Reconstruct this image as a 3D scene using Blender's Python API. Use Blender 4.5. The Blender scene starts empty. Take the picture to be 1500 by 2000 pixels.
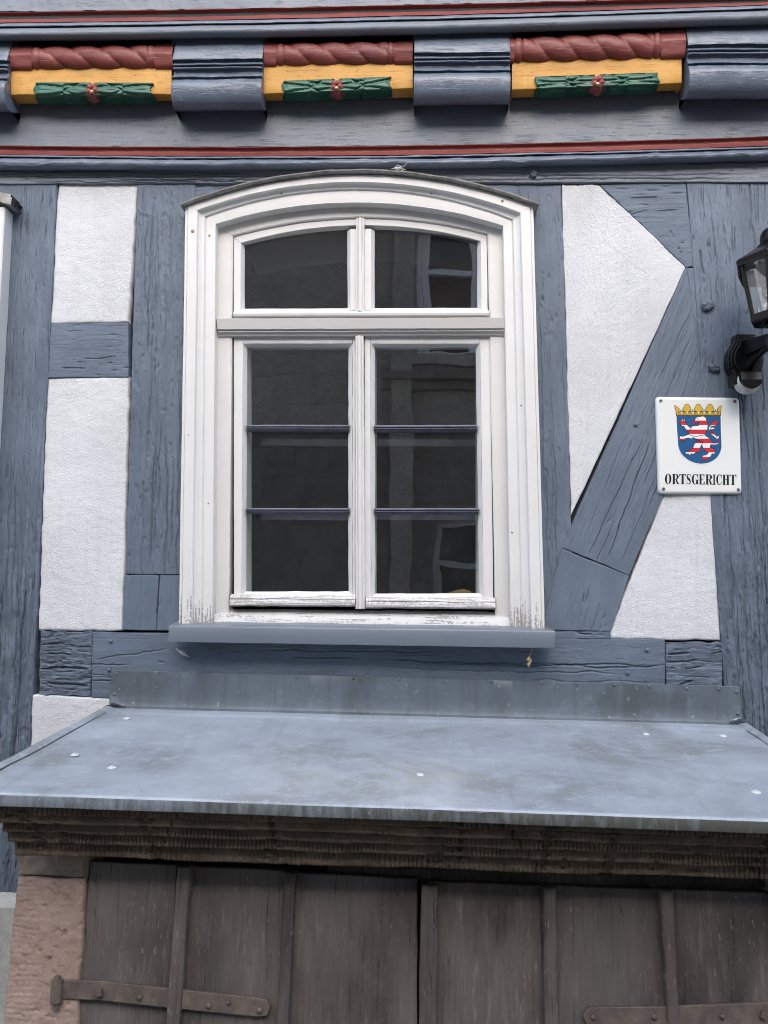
import bpy, bmesh, math, random
import numpy as np
from mathutils import Vector, Matrix

random.seed(7)
RNG = np.random.default_rng(11)
SC = bpy.context.scene
COL = SC.collection

# ------------------------------------------------------------------ camera
F_PX, W_PX, H_PX = 1502.0, 1500.0, 2000.0
CAM = np.array([0.0, -2.42, 1.60])
PITCH, YAW, ROLL = math.radians(5.0), math.radians(2.8), math.radians(0.8)
_f = np.array([-math.sin(YAW) * math.cos(PITCH), math.cos(YAW) * math.cos(PITCH), math.sin(PITCH)])
_r0 = np.cross(_f, [0, 0, 1.0]); _r0 /= np.linalg.norm(_r0)
_u0 = np.cross(_r0, _f)
_r = _r0 * math.cos(ROLL) + _u0 * math.sin(ROLL)
_u = -_r0 * math.sin(ROLL) + _u0 * math.cos(ROLL)
cam_data = bpy.data.cameras.new('camera')
cam = bpy.data.objects.new('camera', cam_data)
COL.objects.link(cam)
cam_data.sensor_fit = 'VERTICAL'
cam_data.sensor_height = 36.0
cam_data.lens = F_PX / H_PX * 36.0
cam_data.clip_start = 0.02
cam_data.clip_end = 600.0
_m = Matrix(((_r[0], _u[0], -_f[0], CAM[0]), (_r[1], _u[1], -_f[1], CAM[1]), (_r[2], _u[2], -_f[2], CAM[2]), (0, 0, 0, 1)))
cam.matrix_world = _m
SC.camera = cam

# ------------------------------------------------------------------ light
SUN_EL, SUN_AZ = math.radians(39), math.radians(-6)      # soft bright-overcast sun from the lane side
world = bpy.data.worlds.new('World')
SC.world = world
world.use_nodes = True
wn = world.node_tree
bg = wn.nodes['Background']
sky = wn.nodes.new('ShaderNodeTexSky')
sky.sky_type = 'NISHITA'
sky.sun_disc = False
sky.sun_elevation = SUN_EL
sky.sun_rotation = math.pi + SUN_AZ
sky.air_density = 1.0
sky.dust_density = 2.0
sky.ozone_density = 1.0
wn.links.new(sky.outputs[0], bg.inputs[0])
bg.inputs[1].default_value = 0.15
sun_data = bpy.data.lights.new('sun', 'SUN')
sun_data.energy = 1.2
sun_data.angle = math.radians(75)
sun_data.color = (1.0, 0.955, 0.90)
sun = bpy.data.objects.new('sun', sun_data)
COL.objects.link(sun)
_sd = Vector((math.sin(SUN_AZ) * math.cos(SUN_EL), -math.cos(SUN_AZ) * math.cos(SUN_EL), math.sin(SUN_EL)))
sun.rotation_euler = _sd.to_track_quat('Z', 'Y').to_euler()
sun.location = (0, -3, 12)
SC.view_settings.view_transform = 'Standard'
SC.view_settings.look = 'None'
SC.view_settings.gamma = 1.0
SC.view_settings.use_curve_mapping = False
SC.view_settings.exposure = 1.47
SC.render.engine = 'CYCLES'
SC.cycles.use_denoising = True
SC.cycles.denoising_prefilter = 'ACCURATE'
SC.cycles.pixel_filter_type = 'BLACKMAN_HARRIS'
SC.cycles.filter_width = 1.0
SC.cycles.max_bounces = 8
SC.cycles.transparent_max_bounces = 12
SC.cycles.caustics_reflective = False
SC.cycles.caustics_refractive = False

# ------------------------------------------------------------------ helpers: picture point -> place on a plane of the facade
def ray(px, py):
    return _f + (px - W_PX / 2) / F_PX * _r - (py - H_PX / 2) / F_PX * _u

def P(px, py, dep=0.0):
    """point on the vertical plane that lies dep metres in front of the facade"""
    d = ray(px, py)
    return CAM + d * ((-dep - CAM[1]) / d[1])

def PL(px, py, pt, n):
    """point on a tilted plane"""
    d = ray(px, py)
    return CAM + d * (np.dot(np.asarray(pt) - CAM, n) / np.dot(d, n))

def quad3(q, dep=0.0):
    return [P(x, y, dep) for x, y in q]

_TAB = RNG.random(65536)
def _h(ix, iy, seed):
    k = (ix * 374761393 + iy * 668265263 + seed * 1442695041) & 0x7fffffff
    k = ((k ^ (k >> 13)) * 1274126177) & 0x7fffffff
    return _TAB[(k ^ (k >> 16)) & 65535]

def vnoise(x, y, seed=0):
    x = np.asarray(x, float); y = np.asarray(y, float)
    x, y = np.broadcast_arrays(x, y)
    ix = np.floor(x).astype(np.int64); iy = np.floor(y).astype(np.int64)
    fx = x - ix; fy = y - iy
    fx = fx * fx * (3 - 2 * fx); fy = fy * fy * (3 - 2 * fy)
    a = _h(ix, iy, seed); b = _h(ix + 1, iy, seed); c = _h(ix, iy + 1, seed); d = _h(ix + 1, iy + 1, seed)
    return (a * (1 - fx) + b * fx) * (1 - fy) + (c * (1 - fx) + d * fx) * fy - 0.5

def fbm(x, y, seed=0, octv=4):
    s = 0; a = 1.0
    for k in range(octv):
        s = s + a * vnoise(np.asarray(x) * 2 ** k, np.asarray(y) * 2 ** k, seed + 17 * k)
        a *= 0.55
    return s

def sstep(a, b, x):
    t = np.clip((x - a) / (b - a), 0, 1)
    return t * t * (3 - 2 * t)

# ------------------------------------------------------------------ helpers: objects
def empty(name, loc, label=None, cat=None, group=None, parent=None):
    o = bpy.data.objects.new(name, None)
    COL.objects.link(o)
    o.location = loc
    o.empty_display_size = 0.1
    if label: o['label'] = label
    if cat: o['category'] = cat
    if group: o['group'] = group
    if parent: attach(o, parent)
    return o

def attach(o, parent):
    o.parent = parent
    inv = Matrix.Identity(4)
    q = parent
    mats = []
    while q is not None:
        mats.append(Matrix.Translation(q.location)); q = q.parent
    # all parents here carry a translation only
    tot = Vector((0, 0, 0)); q = parent
    chain = []
    while q is not None:
        chain.append(q); q = q.parent
    for c in chain:
        tot += Vector(c.location)
    if o.type == 'EMPTY' or o.get('_local'):
        o.location = Vector(o.location) - tot
    else:
        o.location = -tot

def mesh_obj(name, verts, faces, mat, parent=None, smooth=False, uv=None, label=None, kind=None, auto=None):
    """one mesh object; verts in world metres. The origin is moved to the middle of the piece."""
    verts = np.asarray(verts, float).reshape(-1, 3)
    c = (verts.min(0) + verts.max(0)) / 2
    me = bpy.data.meshes.new(name)
    if isinstance(faces, np.ndarray) and faces.ndim == 2:
        n = len(faces); k = faces.shape[1]
        me.vertices.add(len(verts)); me.loops.add(n * k); me.polygons.add(n)
        me.vertices.foreach_set('co', (verts - c).astype(np.float32).ravel())
        me.loops.foreach_set('vertex_index', faces.astype(np.int32).ravel())
        me.polygons.foreach_set('loop_start', np.arange(0, n * k, k, dtype=np.int32))
        me.polygons.foreach_set('loop_total', np.full(n, k, dtype=np.int32))
        me.update(calc_edges=True)
    else:
        me.from_pydata([tuple(v) for v in (verts - c)], [], [tuple(int(i) for i in f) for f in faces])
        me.update()
    if uv is not None:
        uv = np.asarray(uv, float).reshape(-1, 2)
        lay = me.uv_layers.new(name='UVMap')
        li = np.empty(len(me.loops), dtype=np.int32)
        me.loops.foreach_get('vertex_index', li)
        lay.data.foreach_set('uv', uv[li].astype(np.float32).ravel())
    if smooth:
        me.polygons.foreach_set('use_smooth', np.ones(len(me.polygons), dtype=bool))
    if auto is not None:
        me.polygons.foreach_set('use_smooth', np.ones(len(me.polygons), dtype=bool))
        me.set_sharp_from_angle(angle=math.radians(auto))
    me.materials.append(mat)
    o = bpy.data.objects.new(name, me)
    COL.objects.link(o)
    tot = Vector((0, 0, 0))
    if parent is not None:
        o.parent = parent
        q = parent
        while q is not None:
            tot += Vector(q.location); q = q.parent
    o.location = Vector(c) - tot
    if label: o['label'] = label
    if kind: o['kind'] = kind
    return o

def grid_faces(nv, nu):
    i = np.arange((nv - 1) * (nu - 1)).reshape(nv - 1, nu - 1)
    r = (i // (nu - 1)) * nu + i % (nu - 1)
    r = r.ravel()
    return np.stack([r, r + nu, r + nu + 1, r + 1], 1)

def grid_obj(name, pts, mat, parent=None, uv=None, smooth=True, flip=False, **kw):
    nv, nu = pts.shape[:2]
    f = grid_faces(nv, nu)
    if flip: f = f[:, ::-1].copy()
    o = mesh_obj(name, pts.reshape(-1, 3), f, mat, parent, smooth=smooth, uv=None if uv is None else uv.reshape(-1, 2), **kw)
    if uv is not None:
        at = o.data.attributes.new('weathering', 'FLOAT', 'POINT')
        at.data.foreach_set('value', np.full(nv * nu, .40, dtype=np.float32))
    return o

class MB:
    """collects simple solids into one mesh"""
    def __init__(s): s.v = []; s.f = []
    def add(s, verts, faces):
        n = len(s.v); s.v += [tuple(map(float, v)) for v in verts]; s.f += [tuple(i + n for i in f) for f in faces]; return s
    def hexa(s, a, b):
        """a, b: two 4-rings of points"""
        return s.add(list(a) + list(b), [(0, 1, 2, 3), (7, 6, 5, 4), (0, 4, 5, 1), (1, 5, 6, 2), (2, 6, 7, 3), (3, 7, 4, 0)])
    def box(s, lo, hi):
        x0, y0, z0 = lo; x1, y1, z1 = hi
        return s.hexa([(x0, y0, z0), (x1, y0, z0), (x1, y0, z1), (x0, y0, z1)], [(x0, y1, z0), (x1, y1, z0), (x1, y1, z1), (x0, y1, z1)])
    def tube(s, pts, rad, n=10, cap=True):
        pts = [np.asarray(p, float) for p in pts]
        rads = rad if hasattr(rad, '__len__') else [rad] * len(pts)
        rings = []
        ref = None
        for i, p in enumerate(pts):
            t = pts[min(i + 1, len(pts) - 1)] - pts[max(i - 1, 0)]
            t = t / (np.linalg.norm(t) + 1e-12)
            if ref is None:
                ref = np.array([0, 0, 1.0]) if abs(t[2]) < .9 else np.array([1.0, 0, 0])
            a = np.cross(t, ref); a /= np.linalg.norm(a) + 1e-12
            b = np.cross(t, a)
            ref = -b if np.linalg.norm(b) > 0 else ref
            ref = np.cross(a, t)
            rings.append([p + rads[i] * (math.cos(2 * math.pi * k / n) * a + math.sin(2 * math.pi * k / n) * b) for k in range(n)])
        base = len(s.v)
        for r in rings: s.v += [tuple(q) for q in r]
        for i in range(len(rings) - 1):
            for k in range(n):
                k2 = (k + 1) % n
                s.f.append((base + i * n + k, base + i * n + k2, base + (i + 1) * n + k2, base + (i + 1) * n + k))
        if cap:
            s.f.append(tuple(base + k for k in range(n))[::-1])
            s.f.append(tuple(base + (len(rings) - 1) * n + k for k in range(n)))
        return s
    def lathe(s, c, prof, n=20, axis=(0, 0, 1)):
        """prof: (radius, height along axis)"""
        ax = np.asarray(axis, float); ax /= np.linalg.norm(ax)
        t = np.array([1.0, 0, 0]) if abs(ax[0]) < .9 else np.array([0, 1.0, 0])
        a = np.cross(ax, t); a /= np.linalg.norm(a); b = np.cross(ax, a)
        base = len(s.v)
        for r, h in prof:
            for k in range(n):
                an = 2 * math.pi * k / n
                s.v.append(tuple(np.asarray(c) + ax * h + r * (math.cos(an) * a + math.sin(an) * b)))
        for i in range(len(prof) - 1):
            for k in range(n):
                k2 = (k + 1) % n
                s.f.append((base + i * n + k, base + i * n + k2, base + (i + 1) * n + k2, base + (i + 1) * n + k))
        s.f.append(tuple(base + k for k in range(n))[::-1])
        s.f.append(tuple(base + (len(prof) - 1) * n + k for k in range(n)))
        return s
    def prism(s, front, depth_vec):
        """closed outline of points pushed along depth_vec"""
        n = len(front)
        base = len(s.v)
        fr = [np.asarray(p, float) for p in front]
        s.v += [tuple(p) for p in fr] + [tuple(p + np.asarray(depth_vec)) for p in fr]
        s.f.append(tuple(base + i for i in range(n)))
        s.f.append(tuple(base + n + i for i in range(n))[::-1])
        for i in range(n):
            j = (i + 1) % n
            s.f.append((base + j, base + i, base + n + i, base + n + j))
        return s
    def build(s, name, mat, parent=None, **kw):
        o = mesh_obj(name, s.v, s.f, mat, parent, **kw)
        bm = bmesh.new(); bm.from_mesh(o.data)
        bmesh.ops.recalc_face_normals(bm, faces=bm.faces)
        bm.to_mesh(o.data); bm.free()
        return o

def bevel(o, w, seg=2):
    m = o.modifiers.new('bevel', 'BEVEL'); m.width = w; m.segments = seg; m.limit_method = 'ANGLE'; m.angle_limit = math.radians(35)
    return o

# ------------------------------------------------------------------ materials
class NT:
    def __init__(s, name):
        s.m = bpy.data.materials.new(name); s.m.use_nodes = True
        s.t = s.m.node_tree; s.b = s.t.nodes['Principled BSDF']; s.out = s.t.nodes['Material Output']
        s.cache = {}
    def n(s, typ, **kw):
        o = s.t.nodes.new(typ)
        for k, v in kw.items(): setattr(o, k, v)
        return o
    def l(s, a, b): s.t.links.new(a, b)
    def coord(s, which='Object'):
        if which == 'World':
            if 'g' not in s.cache: s.cache['g'] = s.n('ShaderNodeNewGeometry')
            return s.cache['g'].outputs['Position']
        if 'c' not in s.cache: s.cache['c'] = s.n('ShaderNodeTexCoord')
        return s.cache['c'].outputs[which]
    def mapping(s, src, scale=(1, 1, 1), loc=(0, 0, 0), rot=(0, 0, 0)):
        o = s.n('ShaderNodeMapping'); s.l(src, o.inputs[0])
        o.inputs['Scale'].default_value = scale; o.inputs['Location'].default_value = loc; o.inputs['Rotation'].default_value = rot
        return o.outputs[0]
    def noise(s, vec, scale, detail=4, rough=.55, dist=0.0):
        o = s.n('ShaderNodeTexNoise'); s.l(vec, o.inputs['Vector'])
        o.inputs['Scale'].default_value = scale; o.inputs['Detail'].default_value = detail
        o.inputs['Roughness'].default_value = rough; o.inputs['Distortion'].default_value = dist
        return o.outputs['Fac']
    def voro(s, vec, scale, feature='F1', out='Distance', rnd=1.0):
        o = s.n('ShaderNodeTexVoronoi', feature=feature); s.l(vec, o.inputs['Vector'])
        o.inputs['Scale'].default_value = scale; o.inputs['Randomness'].default_value = rnd
        return o.outputs[out]
    def ramp(s, fac, stops, interp='LINEAR'):
        o = s.n('ShaderNodeValToRGB'); s.l(fac, o.inputs[0])
        e = o.color_ramp; e.interpolation = interp
        while len(e.elements) < len(stops): e.elements.new(.5)
        for el, (p, c) in zip(e.elements, stops):
            el.position = p
            el.color = (c, c, c, 1) if not hasattr(c, '__len__') else (*c, 1)
        return o.outputs[0]
    def mixc(s, fac, a, b, blend='MIX'):
        o = s.n('ShaderNodeMix', data_type='RGBA', blend_type=blend)
        fs, A, B = o.inputs[0], o.inputs[6], o.inputs[7]
        for sock, v in ((fs, fac), (A, a), (B, b)):
            if isinstance(v, bpy.types.NodeSocket): s.l(v, sock)
            elif hasattr(v, '__len__'): sock.default_value = (*v, 1)
            else: sock.default_value = v
        return o.outputs[2]
    def math(s, op, a, b=None, clamp=False):
        o = s.n('ShaderNodeMath', operation=op, use_clamp=clamp)
        for i, v in enumerate((a, b)):
            if v is None: continue
            if isinstance(v, bpy.types.NodeSocket): s.l(v, o.inputs[i])
            else: o.inputs[i].default_value = v
        return o.outputs[0]
    def sep(s, vec):
        o = s.n('ShaderNodeSeparateXYZ'); s.l(vec, o.inputs[0]); return o.outputs
    def bump(s, h, strength=.5, dist=.002, prev=None):
        o = s.n('ShaderNodeBump'); s.l(h, o.inputs['Height'])
        o.inputs['Strength'].default_value = strength; o.inputs['Distance'].default_value = dist
        if prev is not None: s.l(prev, o.inputs['Normal'])
        return o.outputs[0]
    def fin(s, col=None, rough=.6, normal=None, metal=0.0, spec=.5):
        b = s.b
        if col is not None:
            if isinstance(col, bpy.types.NodeSocket): s.l(col, b.inputs['Base Color'])
            else: b.inputs['Base Color'].default_value = (*col, 1)
        if isinstance(rough, bpy.types.NodeSocket): s.l(rough, b.inputs['Roughness'])
        else: b.inputs['Roughness'].default_value = rough
        if isinstance(metal, bpy.types.NodeSocket): s.l(metal, b.inputs['Metallic'])
        else: b.inputs['Metallic'].default_value = metal
        b.inputs['Specular IOR Level'].default_value = spec
        if normal is not None: s.l(normal, b.inputs['Normal'])
        return s.m

def painted_timber(name, base, dark, light, rough=.58, bstr=.42, wear=0.5, dirt=(.05, .05, .048)):
    """oil paint on old oak; UV runs across and along the grain in metres"""
    t = NT(name)
    uv = t.coord('UV')
    at = t.n('ShaderNodeAttribute', attribute_name='weathering')
    wr = at.outputs['Fac']
    wk = t.math('MULTIPLY', t.math('ADD', wr, .12), wear)
    g1 = t.noise(t.mapping(uv, (230, 9, 1)), 1.0, 6, .68)            # long grain
    g2 = t.noise(t.mapping(uv, (110, 45, 1)), 1.0, 6, .72, .8)       # paint laid over it
    blot = t.noise(t.mapping(uv, (7, 3, 1)), 1.0, 5, .65)
    blot2 = t.noise(t.mapping(uv, (34, 11, 1)), 1.0, 4, .65)
    pits = t.noise(t.mapping(uv, (170, 70, 1)), 1.0, 3, .6)
    hair = t.noise(t.mapping(uv, (75, 2.2, 1), (1.7, 4.1, 0)), 1.0, 3, .55, .35)
    crack = t.math('MULTIPLY', t.ramp(t.math('ABSOLUTE', t.math('SUBTRACT', hair, .5)), [(.0, 1.0), (.020, 0.0)]), t.ramp(blot2, [(.46, 0.), (.56, 1.)]))
    c = t.mixc(t.ramp(blot, [(.46, 0.0), (.68, 1.0)]), base, light)
    c = t.mixc(t.math('MULTIPLY', t.ramp(blot, [(.30, 1.0), (.46, 0.0)]), .45), c, dark)
    c = t.mixc(t.math('MULTIPLY', t.ramp(blot2, [(.42, 1.0), (.55, 0.0)]), t.math('MULTIPLY', wk, .8, True)), c, dark)
    c = t.mixc(t.math('MULTIPLY', t.ramp(g1, [(.30, 1.0), (.44, 0.0)]), wk, True), c, dark)
    c = t.mixc(t.math('MULTIPLY', t.ramp(pits, [(.31, 1.0), (.36, 0.0)]), .9), c, dirt)
    c = t.mixc(t.math('MULTIPLY', crack, t.math('ADD', wk, .35, True)), c, dirt)
    flk = t.ramp(t.noise(t.mapping(uv, (60, 26, 1), (2, 8, 0)), 1.0, 4, .6), [(.63, 0.), (.65, 1.)])
    c = t.mixc(t.math('MULTIPLY', flk, t.math('MULTIPLY', wk, .9, True)), c, light)
    stain = t.noise(t.mapping(uv, (5, 4, 1), (3.1, 7.7, 0)), 1.0, 5, .6)
    c = t.mixc(t.math('MULTIPLY', t.ramp(stain, [(.60, 0.0), (.75, 1.0)]), .35), c, tuple(.5 * v + .03 for v in base))
    b1 = t.bump(t.math('MULTIPLY', g1, t.math('ADD', wr, .14)), bstr * .9, .0018)
    b2 = t.bump(g2, bstr * .8, .0011, b1)
    b3 = t.bump(pits, bstr * .7, .0016, b2)
    b3 = t.bump(t.math('MULTIPLY', crack, -1.0), bstr, .002, b3)
    b3 = t.bump(flk, bstr * .8, .0008, b3)
    r = t.math('ADD', t.math('MULTIPLY', g2, .25), rough - .12)
    return t.fin(c, r, b3, spec=.45)

BLUE = (.110, .142, .190)
M = {}
M['blue'] = painted_timber('blue_grey_oil_paint', BLUE, (.066, .086, .112), (.138, .178, .228))
M['blue_rough'] = painted_timber('weathered_blue_paint', BLUE, (.050, .066, .088), (.148, .188, .242), .55, .85, .7)
M['blue_beam'] = painted_timber('blue_beam_paint', (.145, .167, .198), (.105, .122, .148), (.165, .188, .222), .45, .35, .2)
M['blue_gloss'] = painted_timber('glossy_blue_moulding_paint', (.122, .150, .196), (.080, .098, .128), (.145, .176, .228), .30, .45, .3)
M['red'] = painted_timber('oxide_red_paint', (.200, .043, .037), (.105, .024, .022), (.255, .066, .056), .46, .4, .3)
M['ochre'] = painted_timber('ochre_yellow_paint', (.540, .272, .046), (.32, .145, .028), (.61, .325, .068), .55, .3, .15, (.16, .08, .03))
M['green'] = painted_timber('dark_green_paint', (.016, .088, .052), (.007, .035, .022), (.035, .135, .085), .35, .3, .2, (.01, .02, .015))

def plaster_mat():
    t = NT('white_roughcast_plaster')
    o = t.coord('World')
    warp = t.noise(o, 60, 3, .6, .5)
    fine = t.noise(t.mapping(o, (1, 1, 1.7)), 190, 3, .55, .8)
    blot = t.noise(o, 3.2, 4, .6)
    c = t.mixc(t.ramp(blot, [(.3, 0.), (.7, 1.)]), (.60, .607, .622), (.72, .728, .745))
    c = t.mixc(t.math('MULTIPLY', t.ramp(t.noise(o, 9, 5, .65), [(.58, 0.), (.78, 1.)]), .4), c, (.55, .53, .50))
    c = t.mixc(t.math('MULTIPLY', t.ramp(fine, [(.32, 1.), (.46, 0.)]), .12), c, (.45, .42, .42))
    run = t.noise(t.mapping(o, (38, 1, 2.2)), 1.0, 4, .6)
    c = t.mixc(t.math('MULTIPLY', t.ramp(run, [(.52, 0.), (.72, 1.)]), .22), c, (.46, .455, .44))
    cell = t.voro(t.mapping(o, (2.4, 1, 2.4)), 1.0, 'DISTANCE_TO_EDGE')
    wv = t.math('ADD', cell, t.math('MULTIPLY', t.math('SUBTRACT', t.noise(o, 28, 4, .6), .5), .035))
    hair = t.math('MULTIPLY', t.ramp(t.math('ABSOLUTE', wv), [(.0, 1.), (.0035, 0.)]), t.ramp(t.noise(o, 2.0, 2, .5), [(.48, 0.), (.56, 1.)]))
    c = t.mixc(t.math('MULTIPLY', hair, .30), c, (.28, .27, .26))
    n = t.bump(warp, .32, .004); n = t.bump(fine, .85, .0040, n)
    n = t.bump(t.noise(t.mapping(o, (1, 1, 1.6)), 9, 2, .5), .25, .008, n)
    return t.fin(c, .85, n, spec=.25)
M['plaster'] = plaster_mat()

def white_paint(name, wear_z=None, base=(.67, .66, .64), grain_x=False, amount=1.0):
    """white gloss paint, flaking to grey wood near the bottom of the frame"""
    t = NT(name)
    o = t.coord('World')
    z = t.sep(o)[2]
    gs = (6, 6, 220) if grain_x else (220, 220, 6)
    g = t.noise(t.mapping(o, gs), 1.0, 4, .6)
    brush = t.noise(t.mapping(o, (8, 8, 90) if grain_x else (90, 90, 5)), 1.0, 3, .6)
    blot = t.noise(o, 6, 4, .6)
    c = t.mixc(t.ramp(blot, [(.35, 0.), (.7, 1.)]), base, (base[0] * 1.05, base[1] * 1.06, base[2] * 1.08))
    c = t.mixc(t.math('MULTIPLY', t.ramp(t.noise(o, 22, 5, .7), [(.62, 0.), (.75, 1.)]), .35), c, (.50, .44, .36))
    if wear_z is not None:
        z0, z1 = wear_z
        k = t.n('ShaderNodeMapRange'); t.l(z, k.inputs[0])
        k.inputs[1].default_value = z0; k.inputs[2].default_value = z1; k.inputs[3].default_value = .46 * amount; k.inputs[4].default_value = .0
        lim = t.math('ADD', t.math('MULTIPLY', g, .62), t.math('ADD', t.math('MULTIPLY', t.noise(o, 130, 4, .65), .42), t.math('MULTIPLY', t.noise(o, 14, 3, .6), .12)))
        flake = t.math('GREATER_THAN', t.math('ADD', k.outputs[0], lim), 1.0)
        wood = t.mixc(g, (.19, .175, .155), (.40, .375, .34))
        c = t.mixc(t.math('MULTIPLY', flake, .85), c, wood)
        n = t.bump(t.math('MULTIPLY', flake, -1.0), .8, .0012)
        n = t.bump(g, .3, .001, n)
    else:
        n = t.bump(brush, .25, .0012)
    n = t.bump(t.noise(o, 30, 3, .5), .2, .003, n)
    return t.fin(c, .42, n, spec=.5)
ZS = P(700, 1222)[2]
M['white'] = white_paint('white_window_paint', (ZS - .02, ZS + .30))
M['white_h'] = white_paint('flaking_white_paint', (ZS - .10, ZS + .30), (.56, .555, .545), True, 1.55)
M['white_sill'] = white_paint('worn_white_sill_paint', (ZS - .10, ZS + .30), (.62, .612, .595), True, 1.12)
M['white_sash'] = white_paint('white_sash_paint', None, (.665, .655, .635))
M['transom'] = white_paint('grey_white_transom_paint', None, (.53, .515, .485))
M['frame'] = white_paint('cream_frame_paint', None, (.645, .628, .598))
M['cream'] = white_paint('cream_inner_paint', None, (.74, .73, .68))

def zinc_mat(name, base=(.312, .352, .396), streak=False):
    t = NT(name)
    o = t.coord('World')
    b1 = t.noise(t.mapping(o, (1, 1.15, 1)), 2.6, 8, .68, .4)
    b2 = t.noise(t.mapping(o, (1, 1.6, 1)), 22, 7, .72, .4)
    run = t.noise(t.mapping(o, (34, 2.2, 2.2)), 1.0, 5, .65, .4)
    sp = t.noise(t.mapping(o, (42, 75, 42)), 1.0, 4, .65)
    c = t.mixc(t.ramp(b1, [(.38, 0.), (.62, 1.)]), tuple(.84 * v for v in base), tuple(1.26 * v for v in base))
    c = t.mixc(t.math('MULTIPLY', t.ramp(t.math('ADD', t.math('MULTIPLY', b1, .8), t.math('MULTIPLY', b2, .2)), [(.41, 1.), (.47, 0.)]), .38), c, (.62 * base[0] + .02, .60 * base[1] + .015, .52 * base[2]))
    c = t.mixc(t.math('MULTIPLY', t.ramp(b2, [(.54, 0.), (.68, 1.)]), .5), c, tuple(min(1, 1.5 * v + .03) for v in base))
    c = t.mixc(t.math('MULTIPLY', t.ramp(run, [(.54, 0.), (.66, 1.)]), .30), c, tuple(1.25 * v for v in base))
    c = t.mixc(t.math('MULTIPLY', t.ramp(run, [(.30, 1.), (.42, 0.)]), .30), c, tuple(.66 * v for v in base))
    c = t.mixc(t.math('MULTIPLY', t.ramp(sp, [(.66, 0.), (.71, 1.)]), .5), c, (.50, .53, .56))
    c = t.mixc(t.math('MULTIPLY', t.ramp(sp, [(.29, 1.), (.33, 0.)]), .5), c, (.09, .095, .095))
    if streak:
        st = t.noise(t.mapping(o, (13, 1, .6)), 1.0, 4, .6)
        c = t.mixc(t.math('MULTIPLY', t.ramp(st, [(.48, 0.), (.64, 1.)]), .45), c, (.075, .085, .088))
        sp2 = t.noise(t.mapping(o, (60, 1, 40)), 1.0, 3, .6)
        c = t.mixc(t.math('MULTIPLY', t.ramp(sp2, [(.66, 0.), (.74, 1.)]), .4), c, (.38, .4, .4))
    n = t.bump(b2, .12, .004)
    n = t.bump(t.noise(o, 2.2, 2, .4), .3, .02, n)
    return t.fin(c, t.math('ADD', t.math('MULTIPLY', b2, .3), .36), n, metal=.25, spec=.5)
M['zinc'] = zinc_mat('weathered_zinc_sheet')
M['flash'] = zinc_mat('streaked_zinc_flashing', (.118, .145, .172), True)

def drip_mat():
    t = NT('mossy_zinc_drip_edge')
    o = t.coord('World')
    st = t.noise(t.mapping(o, (75, 1, 14)), 1.0, 4, .7)
    big = t.noise(t.mapping(o, (4, 1, 8)), 1.0, 4, .6)
    x = t.sep(o)[0]
    mr = t.n('ShaderNodeMapRange'); t.l(x, mr.inputs[0])
    mr.inputs[1].default_value = -1.0; mr.inputs[2].default_value = .5; mr.inputs[3].default_value = -.10; mr.inputs[4].default_value = .22
    f = t.math('ADD', t.math('ADD', t.math('MULTIPLY', st, .8), t.math('MULTIPLY', big, .35)), mr.outputs[0])
    c = t.mixc(t.ramp(f, [(.45, 0.), (.75, 1.)]), (.20, .228, .255), (.078, .082, .070))
    sp = t.noise(o, 110, 3, .6)
    c = t.mixc(t.math('MULTIPLY', t.ramp(sp, [(.70, 0.), (.76, 1.)]), .6), c, (.40, .41, .39))
    n = t.bump(st, .5, .002); n = t.bump(sp, .5, .002, n)
    return t.fin(c, .65, n, spec=.3)
M['drip'] = drip_mat()

def stone_mat(name, a, b, soot, fine=1.0, sootiness=.5):
    t = NT(name)
    o = t.coord('World')
    n1 = t.noise(o, 9, 6, .65); n2 = t.noise(o, 45, 6, .7); n3 = t.noise(o, 260, 3, .6)
    c = t.mixc(t.ramp(n1, [(.35, 0.), (.65, 1.)]), a, b)
    c = t.mixc(t.math('MULTIPLY', t.ramp(n2, [(.40, 1.), (.58, 0.)]), sootiness), c, soot)
    c = t.mixc(t.math('MULTIPLY', t.ramp(n3, [(.60, 0.), (.75, 1.)]), .3), c, tuple(min(1, v * 1.9) for v in b))
    n = t.bump(n2, .6 * fine, .006); n = t.bump(n3, .7 * fine, .002, n)
    return t.fin(c, .9, n, spec=.2)
M['cornice'] = stone_mat('soot_blackened_sandstone', (.085, .067, .050), (.170, .127, .090), (.040, .033, .027), .8, .40)
M['impost'] = stone_mat('brown_sandstone', (.270, .212, .165), (.370, .295, .228), (.07, .055, .042), 1.0, .4)
M['jamb'] = stone_mat('pink_sandstone', (.315, .220, .178), (.440, .330, .275), (.23, .165, .13), 1.0, .4)
M['plinth'] = stone_mat('grey_plinth_render', (.34, .34, .32), (.46, .47, .44), (.22, .22, .2), .8, .3)

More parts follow.
